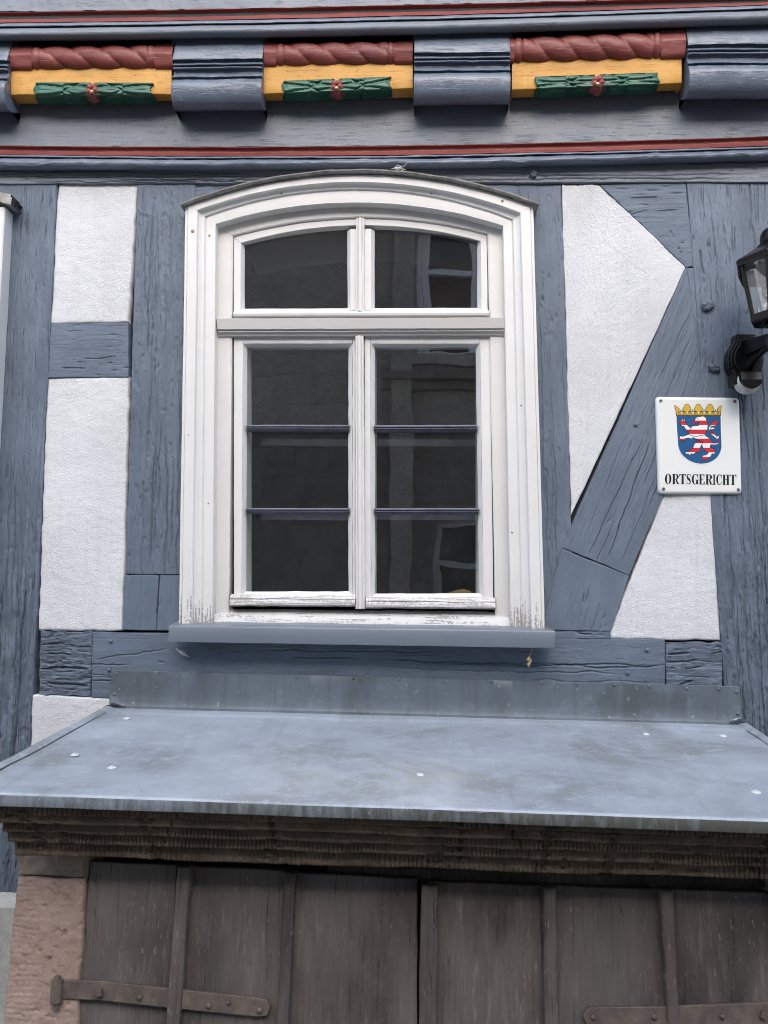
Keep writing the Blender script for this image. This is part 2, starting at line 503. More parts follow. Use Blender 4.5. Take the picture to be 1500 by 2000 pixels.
def doorwood(name, a, b, pale):
    t = NT(name)
    uv = t.coord('UV')
    g = t.noise(t.mapping(uv, (120, 4, 1)), 1.0, 5, .6)
    bl = t.noise(t.mapping(uv, (9, 3, 1)), 1.0, 5, .65)
    st = t.noise(t.mapping(uv, (70, 10, 1), (5, 2, 0)), 1.0, 4, .65)
    pit = t.noise(t.mapping(uv, (190, 40, 1)), 1.0, 2, .5)
    c = t.mixc(t.ramp(bl, [(.34, 0.), (.66, 1.)]), a, b)
    c = t.mixc(t.math('MULTIPLY', t.ramp(g, [(.34, 1.), (.46, 0.)]), .35), c, tuple(.5 * v for v in a))
    c = t.mixc(t.math('MULTIPLY', t.math('MULTIPLY', t.ramp(st, [(.52, 0.), (.68, 1.)]), t.ramp(bl, [(.45, 0.), (.65, 1.)])), .6), c, pale)
    c = t.mixc(t.math('MULTIPLY', t.ramp(pit, [(.71, 0.), (.75, 1.)]), .5), c, (.22, .21, .2))
    c = t.mixc(t.ramp(pit, [(.22, 1.), (.27, 0.)]), c, (.008, .007, .007))
    big = t.noise(t.mapping(uv, (2.2, 1.3, 1)), 1.0, 3, .6)
    c = t.mixc(t.math('MULTIPLY', t.ramp(big, [(.45, 0.), (.66, 1.)]), .6), c, tuple(.66 * v + .01 for v in pale))
    c = t.mixc(t.math('MULTIPLY', t.ramp(big, [(.30, 1.), (.48, 0.)]), .45), c, tuple(.45 * v for v in a))
    kn = t.voro(t.mapping(uv, (3.3, 1.9, 1)), 1.0)
    c = t.mixc(t.math('MULTIPLY', t.ramp(kn, [(.045, 1.), (.09, 0.)]), .6), c, tuple(.35 * v for v in a))
    oi = t.n('ShaderNodeObjectInfo')
    mr = t.n('ShaderNodeMapRange'); t.l(oi.outputs['Random'], mr.inputs[0]); mr.inputs[3].default_value = .82; mr.inputs[4].default_value = 1.18
    vs = t.n('ShaderNodeVectorMath', operation='SCALE'); t.l(c, vs.inputs[0]); t.l(mr.outputs[0], vs.inputs['Scale']); c = vs.outputs[0]
    chipn = t.math('MULTIPLY', t.ramp(t.noise(t.mapping(uv, (120, 32, 1), (3, 1, 0)), 1.0, 4, .7), [(.60, 0.), (.64, 1.)]), t.ramp(t.noise(t.mapping(uv, (6, 4, 1), (1, 5, 0)), 1.0, 3, .6), [(.42, .1), (.62, 1.)]))
    chk = t.math('MULTIPLY', t.ramp(t.math('ABSOLUTE', t.math('SUBTRACT', t.noise(t.mapping(uv, (42, 1.4, 1), (8, 3, 0)), 1.0, 3, .55, .3), .5)), [(.0, 1.), (.016, 0.)]), t.ramp(bl, [(.40, 1.), (.56, .15)]))
    c = t.mixc(t.math('MULTIPLY', chk, .75), c, (.012, .010, .010))
    c = t.mixc(t.math('MULTIPLY', chipn, .6), c, (.24, .218, .198))
    n = t.bump(g, .6, .002); n = t.bump(st, .5, .002, n); n = t.bump(chipn, .5, .0008, n)
    return t.fin(c, .62, n, spec=.35)
M['door'] = doorwood('dark_stained_door_wood', (.040, .033, .030), (.096, .079, .069), (.24, .21, .19))
M['batten'] = doorwood('dark_batten_wood', (.068, .055, .049), (.138, .115, .101), (.19, .165, .15))

def iron_mat():
    t = NT('rusty_painted_iron')
    o = t.coord('World')
    n1 = t.noise(o, 25, 5, .65); n2 = t.noise(o, 120, 4, .6)
    c = t.mixc(t.ramp(n1, [(.4, 0.), (.62, 1.)]), (.095, .078, .068), (.165, .128, .102))
    c = t.mixc(t.math('MULTIPLY', t.ramp(n2, [(.6, 0.), (.72, 1.)]), .6), c, (.20, .14, .105))
    n = t.bump(n2, .5, .0015)
    return t.fin(c, .55, n, metal=.2, spec=.5)
M['iron'] = iron_mat()

def plain(name, col, rough=.5, metal=0., spec=.5, bump=0., bscale=80, var=.12):
    t = NT(name)
    o = t.coord('World')
    n = t.noise(o, bscale * .3, 4, .6)
    c = t.mixc(t.ramp(n, [(.3, 0.), (.7, 1.)]), tuple(v * (1 - var) for v in col), tuple(min(1, v * (1 + var)) for v in col))
    nn = t.bump(t.noise(o, bscale, 3, .6), bump, .002) if bump else None
    return t.fin(c, rough, nn, metal, spec)
M['sillmetal'] = plain('blue_grey_painted_sheet', (.150, .178, .212), .36, 0., .5, .12, 14, .06)
M['slate'] = plain('weathered_grey_board', (.32, .305, .29), .8, 0., .3, .9, 140, .35)
M['lampblack'] = plain('black_lamp_casting', (.0045, .0045, .0052), .30, 0., .28, .15, 60, .2)
M['lampedge'] = plain('dark_brown_lantern_frame', (.013, .010, .009), .36, 0., .3, .1, 60, .2)
M['lens'] = plain('white_sensor_lens', (.50, .52, .50), .3, 0., .5)
M['enamel'] = plain('white_enamel', (.74, .75, .73), .22, 0., .5, .04, 12, .03)
M['black_print'] = plain('black_enamel_print', (.012, .012, .016), .3)
M['blue_print'] = plain('blue_enamel_print', (.020, .095, .235), .28, var=.03)
M['gold_print'] = plain('yellow_enamel_print', (.62, .40, .045), .3, var=.05)
M['screw'] = plain('grey_screw_metal', (.22, .21, .20), .4, .7)
M['washer'] = plain('pale_sealing_washer', (.66, .67, .66), .35, .2)
M['brass'] = plain('worn_brass', (.50, .32, .14), .35, .5)
M['bar'] = plain('dark_glazing_bar_paint', (.085, .090, .125), .55, 0., .4, .3, 90, .3)
M['core'] = plain('dark_wall_core', (.045, .046, .048), .95)  # near-black colour puts the shade of the gaps into the backing
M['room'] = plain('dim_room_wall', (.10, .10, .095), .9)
M['web'] = plain('dusty_cobweb', (.55, .55, .53), .9)
M['straw'] = plain('dry_straw', (.48, .34, .17), .8)
M['roofing'] = plain('red_roof_tile', (.18, .075, .05), .8)

def stripes_mat():
    t = NT('red_and_white_striped_print')
    z = t.sep(t.coord('Object'))[2]
    t.stripe_z = z
    return t
def glass_mat(name='window_glass', ior=2.5, wav=.10, tint=(.86, .9, .9), haze=0.0):
    t = NT(name)
    t.t.nodes.remove(t.b)
    tr = t.n('ShaderNodeBsdfTransparent'); tr.inputs[0].default_value = (*tint, 1)
    gl = t.n('ShaderNodeBsdfGlossy'); gl.inputs['Roughness'].default_value = .0
    gl.inputs['Color'].default_value = (1, 1, 1, 1)
    o = t.coord('World')
    nb = t.bump(t.noise(t.mapping(o, (1, 1, 1)), 5.0, 2, .4), wav, .006)
    t.l(nb, gl.inputs['Normal'])
    fr = t.n('ShaderNodeFresnel'); fr.inputs[0].default_value = ior
    mx = t.n('ShaderNodeMixShader')
    t.l(fr.outputs[0], mx.inputs[0]); t.l(tr.outputs[0], mx.inputs[1]); t.l(gl.outputs[0], mx.inputs[2])
    if haze:  # pale diffuse film added in place of reflected light on the glass
        df = t.n('ShaderNodeBsdfDiffuse'); df.inputs[0].default_value = (.62, .62, .60, 1)
        m2 = t.n('ShaderNodeMixShader')
        t.l(t.math('MULTIPLY', t.ramp(t.noise(o, 16, 5, .65), [(.3, .55), (.75, 1.3)]), haze), m2.inputs[0])
        t.l(mx.outputs[0], m2.inputs[1]); t.l(df.outputs[0], m2.inputs[2]); mx = m2
    t.l(mx.outputs[0], t.out.inputs[0])
    return t.m
M['glass'] = glass_mat(haze=.020)
M['lampglass'] = glass_mat('clear_lantern_glass', 1.6, .1, (.95, .96, .96), haze=.06)
# ------------------------------------------------------------------ the house
HOUSE = empty('half_timbered_house', (0, 0, 0), 'blue and white half-timbered house with carved painted jetty and white arched window', 'house')

def timber(name, q, dep=0.0, mat=None, parent=None, horiz=False, rough=1.0, cracks=(), ncr=5, thick=.05, seed=0, edge=.0020, wob=.0014, pits=18, flake=1.0, label=None, cell=(.002, .005), inset=0.0, grow_=.0011):
    """one squared oak timber: its front face with grain, checks, flaking paint and worn arrises"""
    A, B, Cc, D = quad3(q, dep)
    if inset:
        ctr = (A + B + Cc + D) / 4
        def shr(p):
            d = p - ctr; L = np.linalg.norm(d)
            return ctr + d * (1 - inset / L)
        A, B, Cc, D = map(shr, (A, B, Cc, D))
    if horiz: c00, c10, c11, c01 = A, D, Cc, B
    else: c00, c10, c11, c01 = A, B, Cc, D
    gu = (c10 - c00) / np.linalg.norm(c10 - c00) * grow_; gv = (c01 - c00) / np.linalg.norm(c01 - c00) * grow_
    c00, c10, c11, c01 = c00 - gu - gv, c10 + gu - gv, c11 + gu + gv, c01 - gu + gv
    W = (np.linalg.norm(c10 - c00) + np.linalg.norm(c11 - c01)) / 2
    L = (np.linalg.norm(c01 - c00) + np.linalg.norm(c11 - c10)) / 2
    nu = max(6, int(W / cell[0])); nv = max(6, int(L / cell[1]))
    def axis(n, tot):
        a = np.linspace(0, 1, n)
        e = np.array([0.0012, .003, .006]) / tot
        e = e[e < .3]
        a = np.unique(np.concatenate([a, e, 1 - e]))
        return np.concatenate([[0], a, [1]])
    u = axis(nu, W); v = axis(nv, L)
    U, V = np.meshgrid(u, v)
    X, Y = U * W, V * L
    base = ((1 - U)[..., None] * (1 - V)[..., None] * c00 + U[..., None] * (1 - V)[..., None] * c10 + U[..., None] * V[..., None] * c11 + (1 - U)[..., None] * V[..., None] * c01)
    du = (c10 - c00) / np.linalg.norm(c10 - c00); dv = (c01 - c00) / np.linalg.norm(c01 - c00)
    R = rough(U, V) if callable(rough) else rough
    # wandering edges
    wx = (vnoise(Y * 9 + 3, U * 1.0, seed + 1) * 2 + vnoise(Y * 45, U * 2., seed + 2)) * wob * (0.6 + .6 * R)
    wy = (vnoise(X * 30 + 9, V * 1.0, seed + 3) * 1.5) * wob
    eu = np.abs(U - .5) * 2; ev = np.abs(V - .5) * 2
    base = base + (wx * eu ** 3)[..., None] * du + (wy * ev ** 6)[..., None] * dv
    # relief
    warp = fbm(X * 12, Y * 3, seed + 5, 2) * .05
    h = fbm((X + warp) * 95, Y * 6, seed + 6, 4) * .0006 * R
    h = h + fbm(X * 5, Y * 2.2, seed + 7, 2) * .002
    fl = fbm(X * 60, Y * 26, seed + 8, 3)
    h = h + sstep(.10, .13, fl) * .0006 * flake * R - sstep(.40, .44, fl) * .0016 * flake * R * (R > .9)
    fl2 = fbm(X * 90, Y * 55, seed + 9, 2)
    h = h + sstep(.30, .36, fl2) * .0011 * np.clip(R - .6, 0, 2)
    rr = random.Random(seed * 13 + 5)
    allc = list(cracks)
    for k in range(int(ncr * 1.7)):
        u0 = rr.uniform(.08, .92); v0 = rr.uniform(-.1, .8); ln = rr.uniform(.12, .55)
        allc.append((u0, v0, u0 + rr.uniform(-.03, .03), v0 + ln, rr.uniform(.0009, .0018), rr.uniform(.003, .008)))
    for k, (u0, v0, u1, v1, w, dp) in enumerate(allc):
        if abs(v1 - v0) * L >= abs(u1 - u0) * W:
            s = (V - v0) / (v1 - v0 + 1e-9)
            cx = (u0 + (u1 - u0) * s) * W + vnoise(Y * 14, 0 * Y + k, seed + 30 + k) * .009 + vnoise(Y * 60, 0 * Y, seed + 50 + k) * .0035
            d = np.abs(X - cx)
        else:
            s = (U - u0) / (u1 - u0 + 1e-9)
            cy = (v0 + (v1 - v0) * s) * L + vnoise(X * 20, 0 * X + k, seed + 30 + k) * .008 + vnoise(X * 80, 0 * X, seed + 50 + k) * .003
            d = np.abs(Y - cy)
        tap = sstep(0, .15, s) * sstep(1, .85, s)
        h = h - dp * tap * np.exp(-(d / w) ** 2) + .3 * dp * .25 * tap * np.exp(-((d - 2.5 * w) / (1.5 * w)) ** 2)
    for k in range(pits):
        pu, pv = rr.random() * W, rr.random() * L
        pr = rr.uniform(.0018, .0035); el = rr.uniform(1.2, 3.5)
        d2 = ((X - pu) / pr) ** 2 + ((Y - pv) / (pr * el)) ** 2
        h = h - .004 * np.exp(-d2)
    # rounded arris
    de = np.minimum(np.minimum(U, 1 - U) * W, np.minimum(V, 1 - V) * L)
    er = edge * (0.7 + .6 * np.clip(vnoise(X * 18, Y * 18, seed + 11) + .5, 0, 1))
    t = np.clip(1 - de / er, 0, 1)
    h = h - er * (1 - np.sqrt(np.clip(1 - t * t, 0, 1))) * .9
    pts = base.copy()
    pts[..., 1] -= h
    # skirt
    for sl in (np.s_[0, :], np.s_[-1, :], np.s_[:, 0], np.s_[:, -1]):
        pts[sl][..., 1] = -dep + thick
    uvo = (seed * .731) % 5
    uv = np.stack([X + uvo, Y + uvo * 1.7], -1)
    ob = grid_obj(name, pts, mat or M['blue'], parent or HOUSE, uv=uv, flip=horiz, label=label)
    at = ob.data.attributes['weathering']
    at.data.foreach_set('value', np.clip((R - .55) * 1.1 + 0 * U, 0, 1).astype(np.float32).ravel())
    return ob

PLD = -.0015
def plaster(q, seed, label=None):
    A, B, Cc, D = quad3(q, PLD)
    W = max(np.linalg.norm(B - A), np.linalg.norm(Cc - D)); L = max(np.linalg.norm(D - A), np.linalg.norm(Cc - B))
    nu = int(W / .006); nv = int(L / .006)
    u = np.concatenate([[0], np.linspace(0, 1, nu), [1]]); v = np.concatenate([[0], np.linspace(0, 1, nv), [1]])
    U, V = np.meshgrid(u, v)
    U1 = U[..., None]; V1 = V[..., None]
    ctr_ = (A + B + Cc + D) / 4
    A, B, Cc, D = [q_ + np.sign(q_ - ctr_) * np.array([.0012, 0, .0012]) for q_ in (A, B, Cc, D)]
    p = (1 - U1) * (1 - V1) * A + U1 * (1 - V1) * B + U1 * V1 * Cc + (1 - U1) * V1 * D
    X, Y = U * W, V * L
    p[..., 0] += vnoise(Y * 30, U * 2, seed) * .004 * (np.abs(U - .5) * 2) ** 6
    p[..., 2] += vnoise(X * 30, V * 2, seed + 4) * .004 * (np.abs(V - .5) * 2) ** 6
    h = fbm(X * 3, Y * 3, seed + 1, 2) * .006 + fbm(X * 60, Y * 90, seed + 2, 3) * .0015
    de = np.minimum(np.minimum(U, 1 - U) * W, np.minimum(V, 1 - V) * L)
    h = h - .002 * (np.clip(1 - de / .004, 0, 1)) ** 2
    p[..., 1] -= h
    for sl in (np.s_[0, :], np.s_[-1, :], np.s_[:, 0], np.s_[:, -1]):
        p[sl][..., 1] = -PLD + .03
    return grid_obj('plaster_panel', p, M['plaster'], HOUSE, label=label)

# --- core wall behind the timbers, with the window opening left free
WX0, WX1 = P(352, 800)[0], P(1058, 800)[0]
WZ0, WZ1 = P(705, 1222)[2], P(705, 345)[2]
GROUND = 0.0
JET = .26                                    # how far the upper storey stands out
Z_UP = P(750, 20, .27)[2]                    # foot of the upper storey
mb = MB()
mb.box((-4.2, .035, 0), (WX0, .26, Z_UP)); mb.box((WX1, .035, 0), (4.2, .26, Z_UP))
mb.box((WX0, .035, 0), (WX1, .26, WZ0)); mb.box((WX0, .035, WZ1), (WX1, .26, Z_UP))
mb.build('wall_core', M['core'], HOUSE)
# dim room behind the window
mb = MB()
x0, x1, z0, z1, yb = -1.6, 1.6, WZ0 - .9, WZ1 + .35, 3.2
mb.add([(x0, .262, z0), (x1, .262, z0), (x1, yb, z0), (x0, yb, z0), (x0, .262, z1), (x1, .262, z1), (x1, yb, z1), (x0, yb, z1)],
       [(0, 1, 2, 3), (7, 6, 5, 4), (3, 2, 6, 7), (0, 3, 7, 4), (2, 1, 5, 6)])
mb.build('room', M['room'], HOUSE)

# --- timbers (corners in the order top left, top right, bottom right, bottom left)
lowrough = lambda U, V: .8 + 1.1 * sstep(.35, .85, V)
timber('post', [(-60, 358), (111, 358), (42, 1790), (-130, 1790)], rough=lowrough, seed=1, ncr=9, pits=46,
       cracks=[(.62, .02, .56, .28, .0016, .004), (.86, .52, .80, .99, .0028, .010), (.60, .55, .59, .99, .003, .011), (.97, .30, .93, .6, .0014, .004)], mat=M['blue_rough'])
timber('post', [(269, 358), (380, 358), (366, 1121), (246, 1121)], rough=1.25, seed=2, ncr=9, pits=40,
       cracks=[(.25, .05, .33, .4, .0018, .005), (.36, .2, .30, .75, .0018, .005), (.42, .68, .40, .99, .0022, .007), (.75, .7, .74, .98, .0018, .005)])
timber('repair_block', [(244, 1124), (309, 1124), (304, 1230), (239, 1230)], rough=.7, seed=3, ncr=1, pits=3)
timber('repair_block', [(313, 1124), (366, 1124), (366, 1231), (306, 1231)], rough=.6, seed=4, ncr=1, pits=3)
timber('short_rail', [(100, 633), (250, 630), (250, 735), (95, 736)], horiz=True, rough=.8, seed=5, ncr=2, pits=8)
timber('rail_end', [(80, 1236), (179, 1235), (176, 1357), (77, 1354)], horiz=True, rough=2.4, seed=6, ncr=7, pits=10, mat=M['blue_rough'], wob=.003,
       cracks=[(.58, 0, .57, 1, .0022, .009), (.82, .1, .85, 1, .003, .010), (.2, .0, .15, .5, .002, .006)], label='deeply weathered rail end')
timber('sill_rail', [(181, 1235), (1299, 1250), (1299, 1392), (178, 1362)], horiz=True, rough=.75, seed=7, ncr=9, pits=26,
       cracks=[(.42, 0, .25, .14, .0016, .004), (.35, .68, .38, 1., .0014, .003), (.6, .75, .58, 1., .0013, .003)])
timber('rail_end', [(1302, 1252), (1409, 1254), (1411, 1420), (1301, 1420)], horiz=True, rough=2.2, seed=8, ncr=6, pits=12, mat=M['blue_rough'], wob=.003,
       cracks=[(.17, 0, .13, .45, .0022, .008), (.27, .0, .22, .6, .0024, .008), (.56, .0, .47, .5, .0026, .009)])
timber('packing_strip', [(1078, 1235), (1192, 1235), (1193, 1247), (1078, 1246)], horiz=True, rough=.8, seed=9, ncr=1, pits=2, edge=.002)
timber('post', [(1000, 362), (1096, 362), (1121, 1232), (1030, 1232)], rough=.95, seed=10, ncr=6, pits=36, dep=-.003,
       cracks=[(.45, .5, .5, .9, .0015, .004)])
timber('brace', [(1341, 521), (1377, 776), (1229, 1122), (1098, 1069)], rough=.85, seed=11, ncr=6, pits=26,
       cracks=[(.52, .45, .64, .99, .0024, .008), (.8, .35, .83, .99, .0015, .004), (.18, .5, .25, .95, .0013, .003)])
timber('brace_tongue', [(1342, 523), (1358, 524), (1379, 780), (1376, 776)], rough=.7, seed=15, ncr=0, pits=2, dep=-.001)
timber('brace_foot', [(1097, 1072), (1228, 1125), (1193, 1232), (1058, 1230)], rough=.55, seed=12, ncr=2, pits=8, dep=.001)
timber('knee_brace', [(1341, 521), (1172, 361), (1339, 355), (1355, 519)], rough=.75, seed=13, ncr=3, pits=12,
       cracks=[(.3, .5, .5, .55, .0015, .004)])
timber('post', [(1342, 353), (1640, 345), (1690, 1800), (1451, 1800)], rough=lambda U, V: .7 + 1.5 * sstep(.38, .72, V), seed=14, ncr=16, pits=60, mat=M['blue_rough'],
       cracks=[(.05, .10, .06, .14, .002, .008), (.10, .42, .08, .5, .002, .007), (.3, .45, .28, .9, .0016, .005), (.42, .5, .38, .95, .0016, .005), (.2, .52, .2, .75, .0016, .005)])
timber('head_piece', [(364, 356), (530, 357), (530, 363), (364, 414)], horiz=True, rough=.9, seed=16, ncr=2, pits=4, dep=-.004)
timber('head_piece', [(880, 358), (1002, 361), (1002, 414), (880, 364)], horiz=True, rough=.9, seed=17, ncr=2, pits=4, dep=-.004)
# --- plaster infill
plaster([(114, 358), (267, 358), (249, 628), (99, 631)], 100, 'upper left white panel')
plaster([(93, 738), (251, 736), (238, 1231), (76, 1231)], 110)
plaster([(65, 1357), (232, 1365), (232, 1795), (42, 1795)], 120)
plaster([(1098, 362), (1170, 362), (1340, 520), (1117, 1006)], 130)
plaster([(1318, 918), (1389, 918), (1407, 1250), (1187, 1247)], 140)

# --- swept mouldings; every line of the profile is given by its height in the picture at x = 0, 750 and 1500 and its projection
def catmull(pts, k=4):
    pts = [np.asarray(p, float) for p in pts]
    out = []
    for i in range(len(pts) - 1):
        p0, p1, p2, p3 = pts[max(i - 1, 0)], pts[i], pts[i + 1], pts[min(i + 2, len(pts) - 1)]
        for j in range(k):
            t = j / k
            out.append(.5 * ((2 * p1) + (-p0 + p2) * t + (2 * p0 - 5 * p1 + 4 * p2 - p3) * t * t + (-p0 + 3 * p1 - 3 * p2 + p3) * t ** 3))
    out.append(pts[-1])
    return out

def y3(row, x):
    a, b, c = row
    t = x / 750.0
    return a + t * (-1.5 * a + 2 * b - .5 * c) + t * t * (.5 * a - b + .5 * c)

def sweep(name, rows, mat, parent=None, xa=-700, xb=2250, n=900, seed=0, amp=.0012, smooth=1, label=None, rough=1.0):
    """rows: (y0, y750, y1500, dep)"""
    rows = [np.asarray(r, float) for r in rows]
    if smooth > 1: rows = catmull(rows, smooth)
    xs = np.linspace(xa, xb, n)
    pts = np.zeros((len(rows), n, 3))
    for i, r in enumerate(rows):
        ya = y3(r[:3], xs)
        for j in range(n):
            pts[i, j] = P(xs[j], ya[j], r[3])
    s = np.concatenate([[0], np.cumsum(np.linalg.norm(np.diff(pts[:, n // 2], axis=0), axis=1))])
    X = pts[..., 0]; S = np.repeat(s[:, None], n, 1)
    wav = vnoise(X * 7, S * 0 + 1, seed) * 2 + vnoise(X * 30, S * 8, seed + 1)
    pts[..., 2] += wav * amp * .8
    pts[..., 1] -= (vnoise(X * 12, S * 10, seed + 2) * 1.6 + fbm(X * 25, S * 90, seed + 3, 3) * .9 * rough + sstep(.2, .3, fbm(X * 30, S * 70, seed + 4, 2)) * .9 * rough) * amp
    uv = np.stack([S + seed * .37, X + 3.0], -1)
    return grid_obj(name, pts, mat, parent or HOUSE, uv=uv, flip=False, label=label)

# lower string course under the ceiling beam
timber('wall_plate', [(-260, 316), (1800, 296), (1800, 354), (-260, 359)], dep=.006, horiz=True, rough=.8, seed=20, ncr=14, pits=36, mat=M['blue_beam'],
       cracks=[(.62, .60, .80, .70, .0016, .006), (.9, .47, .86, .55, .0022, .009)])
sweep('ceiling_beam', [(150, 150, 136, .012), (200, 200, 186, .013), (240, 240, 226, .014), (284, 284.5, 266, .016)], M['blue_beam'], seed=21, amp=.0012, smooth=6, rough=.8)
cove = lambda r: sweep('cove_moulding', r, M['red'], seed=22, amp=.0009, smooth=5, rough=.5)
cove([(284, 284.5, 266, .016), (286, 286.5, 268, .0150), (290, 290.5, 272, .0085), (294, 295, 276.5, .006), (297, 298, 279.5, .010), (299, 300, 281.5, .020), (301, 302, 284, .033), (301.5, 302.5, 284.5, .034)])
sweep('bead_moulding', [(301.5, 302.5, 284.5, .024), (302.5, 303.5, 285.5, .026), (303, 304, 286, .036), (305, 306, 288, .040), (307, 308, 290, .037), (308, 309, 291, .026)], M['blue_gloss'], seed=23, amp=.0014, smooth=4)
sweep('roll_moulding', [(308, 309, 291, .024), (309, 310, 291.5, .034), (311.5, 312.5, 294, .040), (316, 316, 297.5, .044), (322, 321, 303, .041), (328, 326, 309, .032), (332, 329.5, 313, .018), (333, 330.5, 314, .008), (333.5, 331, 314.5, -.01)],
      M['blue_gloss'], seed=24, amp=.0016, smooth=5)

# upper string course on the foot of the overhanging storey
D0 = .102
sweep('upper_sill_beam', [(-230, -245, -265, D0 - .012), (-120, -135, -155, D0 - .012), (-20, -35, -55, D0 - .012), (23, 10.5, -9, D0 - .010)], M['blue_beam'], seed=31, amp=.0018, smooth=6)
sweep('cove_moulding', [(23, 10.5, -9, D0 - .010), (25, 12.5, -7, D0 - .011), (30, 17.5, -2.5, D0 - .019), (35, 22.5, 1.5, D0 - .022), (39, 26.5, 4.5, D0 - .016), (42, 29.5, 6.8, D0 - .003), (43.7, 31.2, 8.3, D0 + .010), (44, 31.5, 8.5, D0 + .011)], M['red'], seed=32, amp=.0010, smooth=5, rough=.5)
sweep('bead_moulding', [(44, 31.5, 8.5, D0 - .002), (45.5, 33, 10, D0 + .0), (46, 33.5, 10.5, D0 + .014), (49.5, 37, 14, D0 + .019), (52.5, 40, 17, D0 + .017), (54, 41.5, 18.5, D0 + .002)], M['blue_gloss'], seed=33, amp=.0010, smooth=4)
sweep('roll_moulding', [(54, 41.5, 18.5, D0 + .002), (56, 43.5, 20.5, D0 + .016), (59, 46, 23, D0 + .024), (64, 51, 28, D0 + .028), (70, 58, 36, D0 + .024), (76, 65, 43, D0 + .012), (80, 69, 48, D0 - .004), (80.5, 69.5, 48.5, D0 - .016), (81, 70, 49, D0 - .05)],
      M['blue_beam'], seed=34, amp=.0010, smooth=5, rough=.5)

# carved joist ends
def joist_end(xl, xr, yt, yb, seed, slant=0.0):
    """yt: top of the face at the left edge; slant: drop per pixel to the right"""
    prof = [(-16, .10), (-16, .150), (-1, .158), (0, .166), (3, .171), (25, .2035), (28, .202), (29, .180), (34.0, .176), (38.2, .201), (39.6, .198), (40.4, .181), (41.6, .180), (45.4, .200), (47, .195),
            (49, .176), (56, .171), (58.5, .174), (62.6, .200), (63.6, .199), (64.4, .184), (67, .182), (72, .205), (76, .2125), (80, .214), (88, .211), (100, .203), (112, .187), (122, .160), (128, .130), (131, .095), (132, .02)]
    sc = (yb - yt) / 131.0
    n = 46
    xs = np.linspace(xl, xr, n)
    pts = np.zeros((len(prof), n + 2, 3))
    for i, (yy, dp) in enumerate(prof):
        for j, x in enumerate(xs):
            pts[i, j + 1] = P(x, yt + yy * sc + slant * (x - xl), .024 + (dp - .02) * .48)
        # square the cheeks: same height and depth at both sides
        zl, zr = pts[i, 1, 2], pts[i, n, 2]
    S = np.concatenate([[0], np.cumsum(np.linalg.norm(np.diff(pts[:, n // 2], axis=0), axis=1))])[:, None] * np.ones((1, n + 2))
    # straighten the sides of the block (plumb cheeks in the world)
    xL, xR = pts[5, 1, 0], pts[5, n, 0]
    pts[:, 1:-1, 0] = xL + (xR - xL) * np.linspace(0, 1, n)[None, :]
    X = pts[..., 0]
    pts[:, 1:-1, 1] -= (fbm(X * 14, S * 60, seed, 3) * .0022 + sstep(.15, .25, fbm(X * 22, S * 70, seed + 3, 2)) * .0012)[:, 1:-1]
    pts[:, 1:-1, 2] += (vnoise(X * 9, S * 3, seed + 5) * .0035 + vnoise(X * 40, S * 15, seed + 6) * .0012)[:, 1:-1]
    er = .004
    pts[:, 0] = pts[:, 1]; pts[:, -1] = pts[:, -2]
    pts[:, 1, 1] += er * .5; pts[:, -2, 1] += er * .5
    pts[:, 0, 1] = -.012; pts[:, -1, 1] = -.012
    uv = np.stack([S + seed * .3, X], -1)
    return grid_obj('joist_end', pts, M['blue_gloss'], HOUSE, uv=uv, flip=False)
for k, (xl, xr, yt, yb, sl) in enumerate([(-175, 13, 90, 219, 0.0), (337, 512, 89, 217, -.008), (809, 997, 76, 206, -.012), (1345, 1545, 58, 194, -.012)]):
    o = joist_end(xl, xr, yt, yb, 200 + 10 * k, sl)
    me = o.data
    me.set_sharp_from_angle(angle=math.radians(38))
# recessed strip over the joist ends
for xl, xr, y0, y1 in ((-200, 12, 74, 96), (335, 512, 66, 95), (806, 1000, 58, 86), (1342, 1560, 44, 72)):
    mb = MB()
    mb.hexa(quad3([(xl, y0), (xr, y0 - 3), (xr, y1 - 3), (xl, y1)], .078), quad3([(xl, y0), (xr, y0 - 3), (xr, y1 - 3), (xl, y1)], .02))
    mb.build('joist_cap', M['blue_beam'], HOUSE)

# twisted rope moulding between the joists
def rope(xl, xr, ytl, ytr, ybl, ybr, seed, plain_l=42, plain_r=36):
    n = int((xr - xl) / 1.3); m = 26
    xs = np.linspace(xl, xr, n)
    pts = np.zeros((m, n, 3)); uv = np.zeros((m, n, 2))
    ang = np.linspace(-.15, 1.12, m) * math.pi
    for j, x in enumerate(xs):
        t = (x - xl) / (xr - xl)
        top = P(x, ytl + (ytr - ytl) * t, .118); bot = P(x, ybl + (ybr - ybl) * t, .118)
        R0 = (top[2] - bot[2]) / 2 * .97; zc = (top[2] + bot[2]) / 2
        dl, dr = x - xl, xr - x
        for i, a in enumerate(ang):
            if dl < plain_l or dr < plain_r:
                r = R0 * .98 / max(abs(math.cos(a - math.pi / 2)) * .92 + abs(math.sin(a - math.pi / 2)) * .42, .72) * .86
                r = min(r, R0 * 1.08)
            elif dl < plain_l + 17 or dr < plain_r + 15:
                e = (dl - plain_l) / 17 if dl < plain_l + 17 else (dr - plain_r) / 15
                r = R0 * (.80 + .22 * math.sin(math.pi * min(max(e, 0), 1)) ** .6)
            else:
                ph = (x - xl) / 57.0 - a / math.pi * 1.15 + seed * .2
                r = R0 * (.78 + .26 * abs(math.sin(math.pi * ph)) ** .55)
            pts[i, j] = (top[0], -(.076 + r * .70 * math.sin(a)), zc + r * math.cos(a))
            uv[i, j] = (a * R0 + seed * .3, top[0])
    pts[..., 1] -= fbm(pts[..., 0] * 30, pts[..., 2] * 60, seed + 40, 3) * .0016
    return grid_obj('rope_moulding', pts, M['red'], HOUSE, uv=uv, flip=False)
